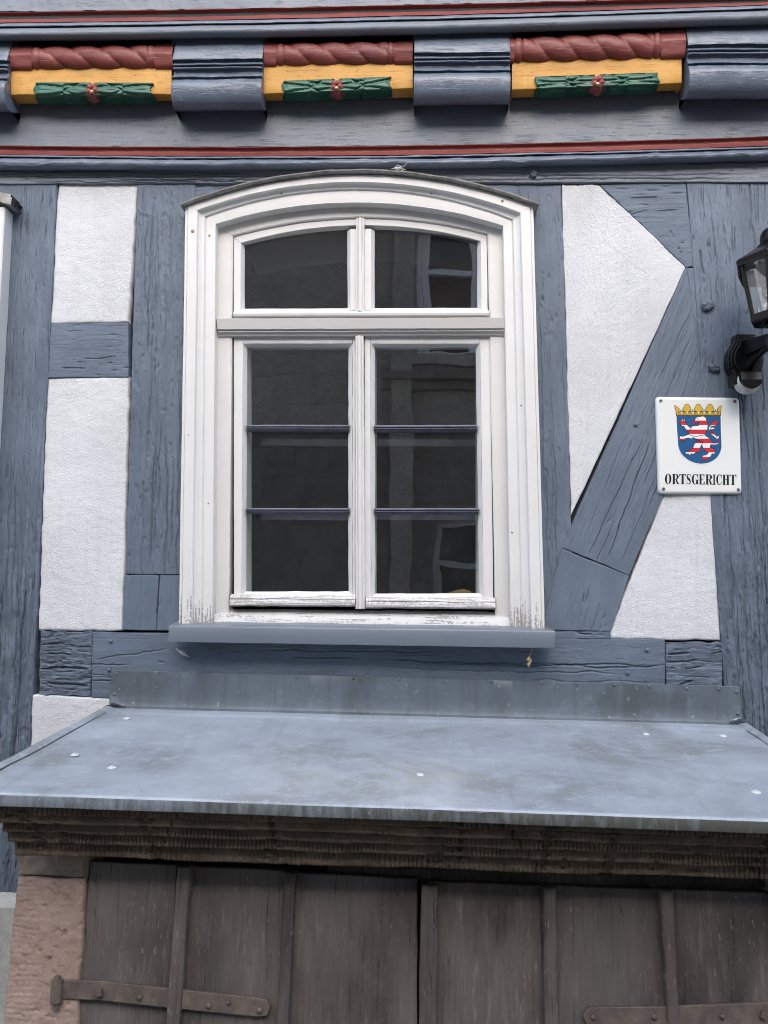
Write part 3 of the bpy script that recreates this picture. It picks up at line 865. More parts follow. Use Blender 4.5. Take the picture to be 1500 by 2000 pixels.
rope(14, 334, 77, 72, 121, 118, 1, 41, 37)
rope(513, 806, 69, 65, 114, 109, 2, 24, 36)
rope(998, 1343, 58, 44, 107, 97, 3, 8, 48)

# ochre filler beams with carved leaves and rosette
def filler(xl, xr, ytl, ytr, ymid_l, ymid_r, ybl, ybr, lx0, lx1, ly0, ry0, ly1, ry1, rosx, rosy, seed):
    d1, d2 = .078, .032
    n = int((xr - xl) / 2.2)
    prof = [(0, .02), (0.0, d1 - .001), (.02, d1), (.35, d1), (.7, d1), (.97, d1), (1.0, d1 - .001)]
    pts = []
    xs = np.linspace(xl, xr, n)
    rows = []
    for t, dp in prof:
        rows.append([P(x, (ytl + (ytr - ytl) * (x - xl) / (xr - xl)) * (1 - t) + (ymid_l + (ymid_r - ymid_l) * (x - xl) / (xr - xl)) * t, dp) for x in xs])
    for t, dp in ((.15, d1 - .006), (.9, d2 + .002), (1.0, d2), (1.02, .02)):
        rows.append([P(x, (ymid_l + (ymid_r - ymid_l) * (x - xl) / (xr - xl)) * (1 - t) + (ybl + (ybr - ybl) * (x - xl) / (xr - xl)) * t, dp) for x in xs])
    pts = np.array(rows)
    X = pts[..., 0]; Z = pts[..., 2]
    pts[1:-1, :, 1] -= (fbm(X * 10, Z * 40, seed, 3) * .0025 + sstep(.12, .2, fbm(X * 16, Z * 40, seed + 2, 2)) * .0012)[1:-1]
    # scooped ends beside the leaves
    full = np.concatenate([pts[:, :1], pts, pts[:, -1:]], 1)
    full[:, 0, 1] = -.02; full[:, -1, 1] = -.02
    S = np.concatenate([[0], np.cumsum(np.linalg.norm(np.diff(full[:, n // 2], axis=0), axis=1))])[:, None] * np.ones((1, n + 2))
    body = grid_obj('filler_beam', full, M['ochre'], HOUSE, uv=np.stack([S + seed, full[..., 0]], -1), flip=False)
    body.data.set_sharp_from_angle(angle=math.radians(40))
    # two leaf bundles
    for side, (a, b) in enumerate(((lx0, rosx - 5), (rosx + 5, lx1))):
        nn, mm = 70, 22
        g = np.zeros((mm, nn, 3))
        for j in range(nn):
            s = j / (nn - 1)
            x = a + (b - a) * s
            k = (x - lx0) / (lx1 - lx0)
            yt = ly0 + (ry0 - ly0) * k; yb = ly1 + (ry1 - ly1) * k
            e = s if side == 0 else 1 - s                      # 0 at the tip
            for i in range(mm):
                w = i / (mm - 1)
                ymid = (ymid_l + (ymid_r - ymid_l) * (x - xl) / (xr - xl))
                y = yt + (yb - yt) * w
                base = d1 if y < ymid else d1 - (y - ymid) / max(1, (ybl - ymid_l)) * (d1 - d2)
                half = 0 if e < .52 else 1
                loc = e / .52 if half == 0 else (e - .52) / .48
                fan = (w - .5) * (1.0 if half == 0 else .92)
                ridge = abs(math.sin(math.pi * (w * 3.0 + .35 * math.sin(2.2 * loc + seed) * (1 if w < .5 else -1))))
                hgt = .0085 * ridge ** .55 + .003 - .004 * abs(fan)
                tipc = .35 * math.exp(-((loc - (.0 if half == 0 else .0)) / .10) ** 2) if half == 1 else .0
                hgt *= 1 - .55 * math.exp(-((abs(w - .5) * 1.3 - (loc * .9)) / .09) ** 2) * (1 if half == 1 else 0) - tipc
                if half == 0: hgt *= min(1, .45 + loc * 4 + .3 * math.sin(w * 9 + seed))
                g[i, j] = P(x + (3.0 * math.sin(w * 8 + seed) if j in (0, nn - 1) and e < .05 else 0), y, base + .003 + hgt * .9)
        g[0, :, 1] += .007; g[-1, :, 1] += .007
        fr = np.concatenate([g[:1], g, g[-1:]], 0); fr[0, :, 1] = -.035; fr[-1, :, 1] = -.035
        fr = np.concatenate([fr[:, :1], fr, fr[:, -1:]], 1); fr[:, 0, 1] = -.035; fr[:, -1, 1] = -.035
        uvv = np.stack([fr[..., 2] - fr[0, 0, 2] + seed, fr[..., 0]], -1)
        grid_obj('leaf_carving', fr, M['green'], body, uv=uvv, flip=False)
    # rosette: a ring of petals with a brass boss
    c = P(rosx, rosy, d1 + .003)
    rr = .0285
    nn, mm = 48, 12
    g = np.zeros((mm, nn + 1, 3))
    for j in range(nn + 1):
        an = 2 * math.pi * j / nn
        for i in range(mm):
            q = i / (mm - 1)
            pet = abs(math.cos(an * 2.5 + .4)) ** .5
            r = rr * q * (.80 + .22 * pet)
            hh = .013 * math.sin(min(1, q * 1.05) * math.pi) ** .6 * (.75 + .3 * pet) + .005 * (1 - q)
            g[i, j] = (c[0] + r * math.cos(an), c[1] - hh + .004 * q, c[2] + r * math.sin(an) * 1.02)
    g[-1, :, 1] = c[1] + .02
    grid_obj('rosette', g, M['red'], body, uv=np.stack([g[..., 2], g[..., 0]], -1), flip=True)
    MB().lathe(P(rosx - .5, rosy + 3, d1 + .013), [(.0062, 0), (.0066, .006), (.005, .0085), (.0015, .0095)], 14, (0, -1, 0)).build('rosette_button', M['brass'], body, smooth=True)

filler(22, 335, 125, 126, 185, 184, 203, 197, 68, 296, 159, 160, 194, 192, 181, 178, 1)
filler(514, 806, 117, 112, 183, 172, 197, 190, 553, 762, 156, 148, 189, 182, 658, 171, 2)
filler(1000, 1331, 110, 100, 175, 162, 191, 176, 1047, 1286, 148, 140, 180, 172, 1167, 163, 3)

# wooden pegs and nail heads
def peg(px, py, w, h, seed, dep=.004):
    c = P(px, py, dep); s = w / 620 / 2; t = h / 620 / 2
    mb = MB(); n = 14
    rad = [1 + .22 * math.sin(3 * k + seed) + .12 * math.sin(7 * k + seed * 2) for k in range(n)]
    ring = lambda f, y: [(c[0] + s * f * rad[k] * math.cos(2 * math.pi * k / n), y + .003 * math.sin(k * 2.3 + seed), c[2] + t * f * rad[k] * math.sin(2 * math.pi * k / n)) for k in range(n)]
    base = []
    rings = [ring(1.0, c[1] + .01), ring(1.0, c[1] - .006), ring(.82, c[1] - .010), ring(.3, c[1] - .008)]
    for r in rings: base += r
    f = []
    for i in range(3):
        for k in range(n):
            f.append((i * n + k, i * n + (k + 1) % n, (i + 1) * n + (k + 1) % n, (i + 1) * n + k))
    f.append(tuple(3 * n + k for k in range(n)))
    mb.add(base, f)
    mb.build('peg', M['blue_rough'], HOUSE, smooth=True, uv=[(v[0] * 3, v[2] * 3) for v in base])
peg(1382, 597, 22, 22, 1); peg(1395, 719, 21, 17, 2); peg(1041, 341, 15, 14, 3, .006)
for k, (px, py) in enumerate(((1242, 829), (216, 1252), (213, 1308), (1264, 1269), (1226, 1314))):
    c = P(px, py, .0025)
    MB().lathe(c, [(.0062, 0), (.0058, .0022), (.003, .0036)], 10, (0, -1, 0)).build('nail_head', M['blue'], HOUSE, smooth=True)
# ------------------------------------------------------------------ the window
WIN = empty('window', tuple(P(705, 800)), parent=HOUSE, label='white arched casement window with four glazed lights')

class Arch:
    """an upside-down U: left leg, arc, right leg; picture corner points at one depth"""
    def __init__(s, Lb, Lt, yl, apex, Rt, yr, Rb, dep, yb=1224, mid=None):
        s.dep = dep
        mid = mid if mid is not None else (Lt + Rt) / 2
        a, b, c = P(Lt, yl, dep), P(mid, apex, dep), P(Rt, yr, dep)
        s.lb, s.rb = P(Lb, yb, dep), P(Rb, yb + (Rb - Lb) * .0085, dep)
        s.a, s.c = a, c
        ax, az, bx, bz, cx, cz = a[0], a[2], b[0], b[2], c[0], c[2]
        d = 2 * (ax * (bz - cz) + bx * (cz - az) + cx * (az - bz))
        ux = ((ax ** 2 + az ** 2) * (bz - cz) + (bx ** 2 + bz ** 2) * (cz - az) + (cx ** 2 + cz ** 2) * (az - bz)) / d
        uz = ((ax ** 2 + az ** 2) * (cx - bx) + (bx ** 2 + bz ** 2) * (ax - cx) + (cx ** 2 + cz ** 2) * (bx - ax)) / d
        s.ctr = (ux, uz); s.r = math.hypot(ax - ux, az - uz)
        s.t0 = math.atan2(az - uz, ax - ux); s.t1 = math.atan2(cz - uz, cx - ux)
    def arc(s, n=40):
        return [np.array([s.ctr[0] + s.r * math.cos(t), -s.dep, s.ctr[1] + s.r * math.sin(t)]) for t in np.linspace(s.t0, s.t1, n)]
    def leg(s, left, n=24):
        p, q = (s.lb, s.a) if left else (s.c, s.rb)
        return [p + (q - p) * t for t in np.linspace(0, 1, n)]
    def z_at(s, x):
        return s.ctr[1] + math.sqrt(max(0, s.r ** 2 - (x - s.ctr[0]) ** 2))

def at_dep(pts, dep):
    return [np.array([p[0], -dep, p[2]]) for p in pts]

def loft(name, chains, mat, parent=WIN, sharp=30, wob=.0006, seed=0, flip=False, caps=False, **kw):
    a = np.array(chains)
    a = a + (np.stack([vnoise(a[..., 2] * 30, a[..., 0] * 30, seed), vnoise(a[..., 2] * 20, a[..., 0] * 20, seed + 1) * .6, vnoise(a[..., 2] * 30, a[..., 0] * 30, seed + 2)], -1) * 2 * wob)
    nv, nu = a.shape[:2]
    f = grid_faces(nv, nu)
    if flip: f = f[:, ::-1].copy()
    o = mesh_obj(name, a.reshape(-1, 3), f, mat, parent, **kw)
    o.data.polygons.foreach_set('use_smooth', np.ones(len(o.data.polygons), dtype=bool))
    o.data.set_sharp_from_angle(angle=math.radians(sharp))
    return o

D_CAS = .052
A0 = Arch(348, 361, 403, 339.5, 1042, 402, 1065, D_CAS)
A1 = Arch(375, 386, 411, 356, 1016, 416, 1037, D_CAS)
A2 = Arch(394, 401, 424, 370.5, 1001, 430, 1020, .030)
A3 = Arch(416, 422.5, 438.5, 397, 982, 442, 997, .026)
A4 = Arch(447, 455, 461, 425, 952, 457, 968, -.006)

def ring(name, outer, inner, prof, mat, seed, pieces=('l', 'a', 'r')):
    """prof: list of (t between outer and inner, dep)"""
    for k, which in enumerate(pieces):
        chains = []
        for t, dp in prof:
            if which == 'a': o_, i_ = outer.arc(), inner.arc()
            else: o_, i_ = outer.leg(which == 'l'), inner.leg(which == 'l')
            chains.append([np.array([p[0] * (1 - t) + q[0] * t, -dp, p[2] * (1 - t) + q[2] * t]) for p, q in zip(o_, i_)])
        loft(name if which == 'a' else name.replace('head', 'jamb'), chains, mat, seed=seed + k, flip=True)
# casing face, with the narrow back band on the outside and a hollow on the inside
e = .004
ring('casing_head', A0, A1, [(0, -.02), (0, D_CAS - .006), (.02, D_CAS - .004), (.2, D_CAS - .004), (.215, D_CAS - .006), (.235, D_CAS - .006), (.25, D_CAS - .001), (.28, D_CAS), (.94, D_CAS), (1.0, D_CAS - .003), (1.02, D_CAS - .010), (1.02, -.02)], M['white'], 300)
ring('bevel_head', A1, A2, [(0, -.02), (0, D_CAS - .010), (.10, .041), (.35, .037), (.6, .035), (.9, .0345), (1.0, .032), (1.0, -.02)], M['white'], 310)
ring('fillet_head', A2, A3, [(0, -.02), (0, .0305), (.04, .029), (.08, .0275), (.12, .0288), (.2, .029), (.86, .029), (.92, .0285), (.97, .030), (1.0, .026), (1.0, -.02)], M['white'], 320)
ring('frame_head', A3, A4, [(-.05, -.006), (0, -.004), (.10, -.004), (.9, -.004), (1.0, -.007), (1.0, -.05)], M['frame'], 330)
# weathered board over the arch
ctr = A0.ctr
arc = [np.array([p[0], 0, p[2]]) for p in A0.arc(60)]
def off(p, r):
    v = np.array([p[0] - ctr[0], p[2] - ctr[1]]); v /= np.linalg.norm(v)
    return np.array([p[0] + v[0] * r, 0, p[2] + v[1] * r])
first, last = arc[0] + (arc[0] - arc[1]) * .55, arc[-1] + (arc[-1] - arc[-2]) * .75
line = [first] + arc + [last]
for k, (r0, r1, dp, nm) in enumerate(((.001, .0062, .070, 'drip_board'), (.0068, .0125, .058, 'drip_board'))):
    ch = []
    for r, d in ((r0, -.02), (r0, dp - .002), (r0 + .001, dp), (r1 - .001, dp + .001), (r1, dp - .002), (r1, -.02)):
        ch.append([np.array([q[0], -(d + .004 * vnoise(q[0] * 25, k * 3., 340 + k)), q[2] + .0012 * vnoise(q[0] * 40, r * 50, 345 + k)]) for q in (off(p, r) for p in line)])
    n = len(line)
    loft(nm, ch, M['slate'], seed=350 + k, wob=.0012, flip=False)
    for cap in (0, -1): MB().add([c[cap] for c in ch], [tuple(range(len(ch)))]).build('board_end', M['slate'], WIN)

def bar(name, q, dep, back, mat, seed=0, round_=.0035, parent=WIN, prof=None, n=40, **kw):
    """horizontal or vertical rail: q = TL, TR, BR, BL; prof: list of (t across top->bottom, dep)"""
    TL, TR, BR, BL = [np.array(q3) for q3 in quad3(q, dep)]
    if prof is None:
        h = np.linalg.norm(BL - TL); e = min(.3, round_ / h)
        prof = [(0, back), (0, dep - round_), (e * .3, dep - round_ * .3), (e, dep), (1 - e, dep), (1 - e * .3, dep - round_ * .3), (1, dep - round_), (1, back)]
    ch = []
    for t, d in prof:
        a = TL + (BL - TL) * t; b = TR + (BR - TR) * t
        ch.append([np.array([p[0], -d, p[2]]) for p in (a + (b - a) * s for s in np.linspace(0, 1, n))])
    o = loft(name, ch, mat, parent, seed=seed, flip=False, **kw)
    return o
def vbar(name, q, dep, back, mat, seed=0, prof=None, round_=.003, parent=WIN, **kw):
    """vertical: t runs left -> right"""
    TL, TR, BR, BL = [np.array(q3) for q3 in quad3(q, dep)]
    if prof is None:
        h = np.linalg.norm(TR - TL); e = min(.3, round_ / h)
        prof = [(0, back), (0, dep - round_), (e * .3, dep - round_ * .3), (e, dep), (1 - e, dep), (1 - e * .3, dep - round_ * .3), (1, dep - round_), (1, back)]
    ch = []
    for t, d in prof:
        a = TL + (TR - TL) * t; b = BL + (BR - BL) * t
        ch.append([np.array([p[0], -d, p[2]]) for p in (a + (b - a) * s for s in np.linspace(0, 1, 40))])
    return loft(name, ch, mat, parent, seed=seed, flip=True, **kw)

DS = -.012            # sash face
DG = -.030            # glass
# end caps for rails
def capped(o):
    bm = bmesh.new(); bm.from_mesh(o.data)
    bmesh.ops.holes_fill(bm, edges=[e for e in bm.edges if e.is_boundary], sides=0)
    bm.to_mesh(o.data); bm.free()
    o.data.set_sharp_from_angle(angle=math.radians(32))
    return o

# ---- upper light
S5 = Arch(470, 470.5, 475, 440, 939, 471, 940, DS, yb=612)
S4 = Arch(456, 456.3, 462.5, 426.3, 951, 458.5, 953, DS, yb=612)
S6 = Arch(478, 478, 479.5, 448.5, 932, 471.5, 932, DG, yb=606)
ring('sash_head', S4, S5, [(0, -.05), (0, DS - .002), (.06, DS), (.95, DS), (1, DS - .001)], M['white_sash'], 360)
def ring2(name, o_, i_, mat, seed):
    for k, w in enumerate(('l', 'a', 'r')):
        a = o_.arc() if w == 'a' else o_.leg(w == 'l'); b = i_.arc() if w == 'a' else i_.leg(w == 'l')
        loft(name, [a, [p * .75 + q * .25 + np.array([0, -.001, 0]) for p, q in zip(a, b)], b], mat, seed=seed + k, flip=True)
ring2('glazing_bead', S5, S6, M['white_sash'], 364)
# deep pale rebate seen through the upper panes
def reveal(name, corners, dep0, dep1, mat, top_arch=None):
    pass
def box_reveal(xl, xr, yt, yb, d0, dl, dt, name='inner_frame', arch=None):
    """pale sides behind a pane: left, right, top and bottom boards of the inner frame"""
    bl, br = P(xl, yb, d0), P(xr, yb, d0)
    tl, tr = P(xl, yt, d0), P(xr, yt, d0)
    mb = MB()
    t = .012
    if arch is None:
        top = [tl, tr]
    else:
        xs = np.linspace(tl[0], tr[0], 14)
        top = [np.array([x, -d0, arch.z_at(x)]) for x in xs]
    y0 = -d0 + .004
    for (p, q, dd) in [(bl, top[0], dl), (top[-1], br, dl), (br, bl, dl)] + [(top[i], top[i + 1], dt) for i in range(len(top) - 1)]:
        if dd <= 0: continue
        dirv = np.array([q[0] - p[0], 0, q[2] - p[2]]); dirv /= np.linalg.norm(dirv)
        nrm = np.array([-dirv[2], 0, dirv[0]]) * t      # outward for clockwise walk
        s_in = .0025 if abs(dirv[0]) < .5 else (.045 if dd > .1 else .002)
        a = [np.array([p[0], y0, p[2]]), np.array([q[0], y0, q[2]]), np.array([q[0], y0, q[2]]) + nrm, np.array([p[0], y0, p[2]]) + nrm]
        mb.hexa(a, [v + np.array([0, dd, 0]) - nrm / t * s_in for v in a])
    mb.build(name, M['cream'], WIN)
box_reveal(478, 680, 479, 604, DG, .085, .150, arch=S6)
box_reveal(731, 932, 451, 604, DG, .085, .150, arch=S6)

def pane(poly, dep, name='pane'):
    pts = [P(x, y, dep) for x, y in poly]
    MB().prism(pts, (0, .004, 0)).build(name, M['glass'], WIN)
def arch_pane(xl, xr, yb):
    a, b = P(xl, 470, DG)[0], P(xr, 470, DG)[0]
    xs = np.linspace(a, b, 16)
    pts = [np.array([x, -DG, S6.z_at(x) + .004]) for x in xs] + [P(xr, yb, DG), P(xl, yb, DG)]
    # one flat sheet of glass
    mb = MB().add(pts, [tuple(range(len(pts)))])
    mb.build('pane', M['glass'], WIN)
arch_pane(474, 686, 608); arch_pane(724, 936, 608)
# middle stile with stopped chamfers and the fluted cover strip
vbar('middle_stile', [(677.5, 447), (731, 447), (731, 606), (678, 606)], DS + .002, -.05, M['white_sash'], 370,
     prof=[(0, -.05), (0, DS - .014), (.02, DS - .012), (.12, DS + .001), (.15, DS + .002), (.85, DS + .002), (.88, DS + .001), (.98, DS - .012), (1, DS - .014), (1, -.05)])
FL = [(0, -.03), (0, .002), (.03, .006), (.12, .0075), (.20, .006), (.24, .0035), (.29, .0065), (.38, .010), (.5, .0112), (.62, .010), (.71, .0065), (.76, .0035), (.80, .006), (.88, .0075), (.97, .006), (1, .002), (1, -.03)]
capped(vbar('cover_strip', [(695.3, 426), (711.8, 426), (711, 609), (694, 609)], .006, -.03, M['white_sash'], 371, prof=FL))
# weather bar of the upper light
WB = lambda d: [(0, -.03), (0, d - .016), (.08, d - .010), (.35, d - .003), (.6, d), (.9, d - .001), (1, d - .004), (1, -.03)]
bar('sash_rail', [(457, 600), (953, 598), (953, 609), (457, 611)], DS + .001, -.05, M['white_sash'], 372,
    prof=[(0, -.045), (0, DS - .014), (.35, DS - .004), (.5, DS), (1, DS)])
capped(bar('weather_bar', [(455, 605), (955, 603), (955.5, 616), (455, 617.5)], .012, -.03, M['white_h'], 373, prof=WB(.012)))
# transom
TRP = [(0, -.05), (0, .018), (.01, .022), (.03, .024), (.66, .019), (.69, .017), (.70, .012), (.74, .012), (.80, .0125), (.83, .011), (.86, .006), (.93, .004), (1.0, .002), (1.0, -.05)]
capped(bar('transom', [(424, 622), (986, 620), (986, 651), (424, 653)],   .020, -.05, M['transom'], 374, prof=TRP))

# ---- lower casements
def casement(x0, x1, yt, yb, gx0, gx1t, gx1b, gyt, gyb, seed, gx0b=None):
    gx0b = gx0 if gx0b is None else gx0b
    b = 8
    # stiles and top rail, mitred beads
    capped(vbar('stile', [(x0, yt), (gx0 - b, yt), (gx0b - b, yb), (x0 - (x0 > 600) * 0, yb)], DS, -.05, M['white_sash'], seed))
    capped(vbar('stile', [(gx1t + b, yt), (x1, yt), (x1 + (gx1b - gx1t), yb), (gx1b + b, yb)], DS, -.05, M['white_sash'], seed + 1))
    capped(bar('top_rail', [(gx0 - b, yt), (gx1t + b, yt), (gx1t + b, gyt - b), (gx0 - b, gyt - b)], DS, -.05, M['white_sash'], seed + 2))
    o = [P(gx0 - b, gyt - b, DS), P(gx1t + b, gyt - b, DS), P(gx1b + b, gyb + b, DS), P(gx0b - b, gyb + b, DS)]
    i = [P(gx0, gyt, DG), P(gx1t, gyt, DG), P(gx1b, gyb, DG), P(gx0b, gyb, DG)]
    for k in range(4):
        k2 = (k + 1) % 4
        n = 40
        A = [o[k] + (o[k2] - o[k]) * t for t in np.linspace(0, 1, n)]; B = [i[k] + (i[k2] - i[k]) * t for t in np.linspace(0, 1, n)]
        mid = [p * .7 + q * .3 + np.array([0, -.0015, 0]) for p, q in zip(A, B)]
        loft('glazing_bead', [A, mid, B], M['white_sash'], seed=seed + 4 + k, flip=True, wob=.001)
    ys = [gyt, None, None, gyb]
    return
casement(456.5, 694, 655, 1175, 483, 680.5, 680.5, 679.5, 1155, 380, 480)
casement(712, 957, 655, 1180, 732, 929, 936, 679.5, 1159, 400, 733)
capped(vbar('cover_strip', [(694, 656), (710, 656), (713, 1189), (694, 1189)], .006, -.03, M['white_sash'], 420, prof=FL))
def muntin(q, seed):
    d = -.012
    capped(bar('muntin', q, d, -.040, M['bar'], seed, prof=[(0, -.04), (0, d - .006), (.10, d - .003), (.22, d), (.32, d), (.38, d - .004), (.44, d - .004), (.5, d), (.62, d), (.68, d - .004), (.74, d - .004), (.8, d - .001), (.9, d - .005), (1, d - .010), (1, -.04)], wob=.0004))
muntin([(481.5, 829), (682, 829), (682, 842), (481.5, 841)], 430)
muntin([(731, 830), (932, 829), (932, 842), (731, 843)], 431)
muntin([(480.5, 992), (682, 992), (682, 1004), (480.5, 1003)], 432)
muntin([(731.5, 992), (935, 992), (935, 1004), (731.5, 1005)], 433)
for yt, yb in ((677, 838), (832, 1000), (996, 1160)):
    f = lambda y: (y - 679.5) / 478
    xl = 482 - 3 * f((yt + yb) / 2)
    MB().add([P(477, yt, DG), P(686, yt, DG), P(686, yb, DG), P(475, yb, DG)], [(0, 1, 2, 3)]).build('pane', M['glass'], WIN)
    MB().add([P(726, yt, DG), P(933, yt, DG), P(942, yb + 2, DG), P(727, yb + 2, DG)], [(0, 1, 2, 3)]).build('pane', M['glass'], WIN)
box_reveal(482, 680.5, 672, 1160, DG, .055, .055)
box_reveal(732, 933, 672, 1164, DG, .055, .055)
# dark bars added behind the glass as the muntins' shadow and reflection
for y in (829, 992):
    for xl, xr in ((470, 690), (722, 950)):
        a = P(xl, y, 0); b = P(xr, y, 0)
        MB().box((a[0], .32, a[2] - .012), (b[0], .345, a[2] + .012)).build('muntin_ghost', M['bar'], WIN)
WBL = lambda d: [(0, -.03), (0, d - .018), (.06, d - .012), (.3, d - .004), (.36, d - .0035), (.40, d - .006), (.46, d - .003), (.6, d), (.86, d + .001), (.93, d - .001), (1, d - .005), (1, -.03)]
capped(bar('weather_bar', [(449, 1160), (694, 1162), (694, 1185), (448, 1184)], .014, -.03, M['white_h'], 440, prof=WBL(.014), wob=.0012))
capped(bar('weather_bar', [(714, 1165), (967, 1168), (968, 1190), (714, 1188)], .014, -.03, M['white_h'], 441, prof=WBL(.014), wob=.0012))
# sill piece of the frame
capped(bar('frame_sill', [(417, 1190), (996, 1196), (998, 1226), (416, 1219)], .010, -.05, M['white_sill'], 442,
    prof=[(0, -.05), (0, -.030), (.12, -.020), (.36, .004), (.42, .010), (.8, .016), (.92, .017), (1.0, .012), (1.0, -.05)], wob=.0012))
# painted metal sill outside
q = [(330, 1222.5), (1084, 1233), (1083, 1266), (328.5, 1253.5)]
TL, TR, BR, BL = quad3(q, .088)
mbk = MB()
bt, bt2 = P(337, 1216, .02), P(1075, 1227, .02)
n = 30
ch = []
for (t, d, dz) in ((0, .0, .012), (0, .083, .0015), (0, .087, 0), (.06, .0885, 0), (.5, .0885, 0), (.93, .0885, 0), (1, .0875, 0), (1, .02, .002)):
    a = TL + (BL - TL) * t; b = TR + (BR - TR) * t
    ch.append([np.array([p[0], -d, p[2] + dz]) for p in (a + (b - a) * s for s in np.linspace(0, 1, n))])
capped(loft('window_sill', ch, M['sillmetal'], HOUSE, seed=450, wob=.0008))

# rust spots of old nails on the casing
RUST = plain('rust_stain', (.36, .19, .08), .8)
DARKR = plain('rusty_nail', (.12, .06, .035), .8)
for px, py, r, d in ((376.5, 452, 4.6, D_CAS), (409, 460, 2.4, .030), (550, 378, 1.8, .037), (842, 378, 1.6, .037), (981, 393, 3.8, D_CAS), (368, 850, 1.6, D_CAS), (1000, 1040, 1.6, .03), (407, 983, 1.5, .03), (1018, 792, 1.6, D_CAS)):
    MB().lathe(P(px, py, d - .001), [(r / 620, 0), (r / 620 * .7, .0016), (r / 620 * .2, .0017)], 9, (0, -1, 0)).build('nail_head', DARKR if r < 2 else RUST, WIN, smooth=True)

# ---- edge of the next window at the left border
W2 = empty('window', tuple(P(-20, 700)), parent=HOUSE, label='edge of a second white window at the left')
def strip2(q, dep, seed):
    TL, TR, BR, BL = quad3(q, dep)
    ch = []
    for t, d in ((0, -.02), (0, dep), (.72, dep), (.74, dep - .003), (.76, dep - .001), (.97, dep - .001), (1, dep - .004), (1, -.02)):
        a = TL + (TR - TL) * t; b = BL + (BR - BL) * t
        ch.append([np.array([p[0], -d, p[2]]) for p in (a + (b - a) * s for s in np.linspace(0, 1, 30))])
    return capped(loft('casing_jamb', ch, M['white'], W2, seed=seed, flip=True))
strip2([(-55, 402), (9, 404), (-18, 900), (-90, 900)], D_CAS, 460)
strip2([(-90, 901), (-18, 901), (-36, 1225), (-110, 1225)], D_CAS, 461)
for k, (pa, pb, d) in enumerate(((((-140, 352), (24, 386)), 9, .066), (((-140, 346), (22, 380)), 6, .056))):
    (xa, ya), (xb, yb) = pa
    A = [P(xa + (xb - xa) * t, ya + (yb - ya) * t ** 1.25, d) for t in np.linspace(0, 1, 14)]
    B = [P(xa + (xb - xa) * t - 3 * t, ya + (yb - ya) * t ** 1.25 + pb + 5 * t, d) for t in np.linspace(0, 1, 14)]
    ch = [at_dep(A, -.02), A, B, at_dep(B, -.02)]
    capped(loft('drip_board', ch, M['slate'], W2, seed=470 + k, wob=.0015))
# ------------------------------------------------------------------ the cellar entrance in front of the wall
CEL = empty('cellar_entrance', (0.1, -.4, 0), 'stone cellar entrance with zinc cover and dark double wooden doors', 'cellar entrance')
TILT = math.radians(12)
DN = np.array([0, -math.cos(TILT), math.sin(TILT)])
DP = P(500, 1700, .55)
def PD(px, py, off=0.0): return PL(px, py, DP + DN * off, DN)

# zinc sheet: back edge at the wall, front edge .75 m out
BLc, BRc = P(212, 1379, .012), P(1456, 1413, .012)
FLc, FRc = P(-92, 1541.5, .75), P(1752, 1605, .75)
ZN = 260
vs = np.concatenate([np.linspace(0, .05, 5), np.linspace(.07, 1, 60)])
pts = []
tt = np.linspace(0, 1, ZN)
for v in vs:
    a = BLc + (FLc - BLc) * v; b = BRc + (FRc - BRc) * v
    row = a[None] + (b - a)[None] * tt[:, None]
    row[:, 2] += (fbm(row[:, 0] * 3, row[:, 1] * 4, 500, 3) * .008) * min(1, v * 6) * min(1, (1 - v) * 12 + .15)
    row[:, 2] += .0035 * math.exp(-((v - .085) / .012) ** 2) - .002 * math.exp(-((v - .11) / .012) ** 2)
    pts.append(row)
edge = pts[-1].copy()
for dy, dz in ((.004, .0006), (.0075, .0035), (.009, .008)):
    r = edge.copy(); r[:, 1] -= dy; r[:, 2] -= dz; pts.append(r)
pts = np.array(pts)
ZINC = grid_obj('zinc_cover', pts, M['zinc'], CEL, flip=False)
h = P(700, 1572, .757)[2] - P(700, 1600.5, .757)[2]
rows = []
for dy, f in ((.0088, .20), (.0095, .30), (.0100, .6), (.0105, .93), (.0100, .985), (.008, 1.0), (.001, .99), (-.02, .97), (-.02, .4)):
    r = edge.copy(); r[:, 1] -= dy; r[:, 2] -= h * f
    if .25 < f < .99:
        r[:, 1] -= vnoise(r[:, 0] * 9, r[:, 2] * 30, 503) * .003
    rows.append(r)
grid_obj('drip_edge', np.array(rows), M['drip'], ZINC, flip=False)
# folded side lips
for name, a, b, s in (('side_lip', BLc, FLc, 1), ('side_lip', BRc, FRc, -1)):
    d = (b - a); d /= np.linalg.norm(d)
    side = np.array([s, 0, 0.])
    ch = []
    n = 40
    for w, z in ((0, -.03), (0, .001), (.0015, .0045), (.006, .006), (.016, .005), (.022, .0025), (.026, .0005)):
        ch.append([a + (b - a) * t + side * (w * (1 + .25 * vnoise(t * 9, w * 10, 505))) + np.array([0, -.004 * t, z + .0015 * vnoise(t * 14, w * 80, 506)]) for t in np.linspace(.01, 1, n)])
    o = grid_obj(name, np.array(ch), M['zinc'], ZINC, flip=(s > 0))
# sealant lumps where the sheets meet
for (x, y, w) in ((222, 1381, .034), (1441, 1410, .028)):
    c = P(x, y, .03); n, m = 22, 22
    g = np.zeros((m, n, 3))
    for i in range(m):
        for j in range(n):
            a, r = 2 * math.pi * j / (n - 1), i / (m - 1)
            R = w * (.6 + .7 * (vnoise(math.cos(a) * 2, math.sin(a) * 2, 510) + .5))
            g[i, j] = (c[0] + R * r * math.cos(a), c[1] - R * .4 * r * math.sin(a), c[2] + R * .35 * r * math.sin(a) + .010 * (1 - r) + .010 * vnoise(r * 6, math.cos(a) * 5, 511) * (1 - r * .6))
    grid_obj('sealant_patch', g, plain('pale_sealant', (.34, .37, .41), .8, bump=.8, bscale=90, var=.35), ZINC)
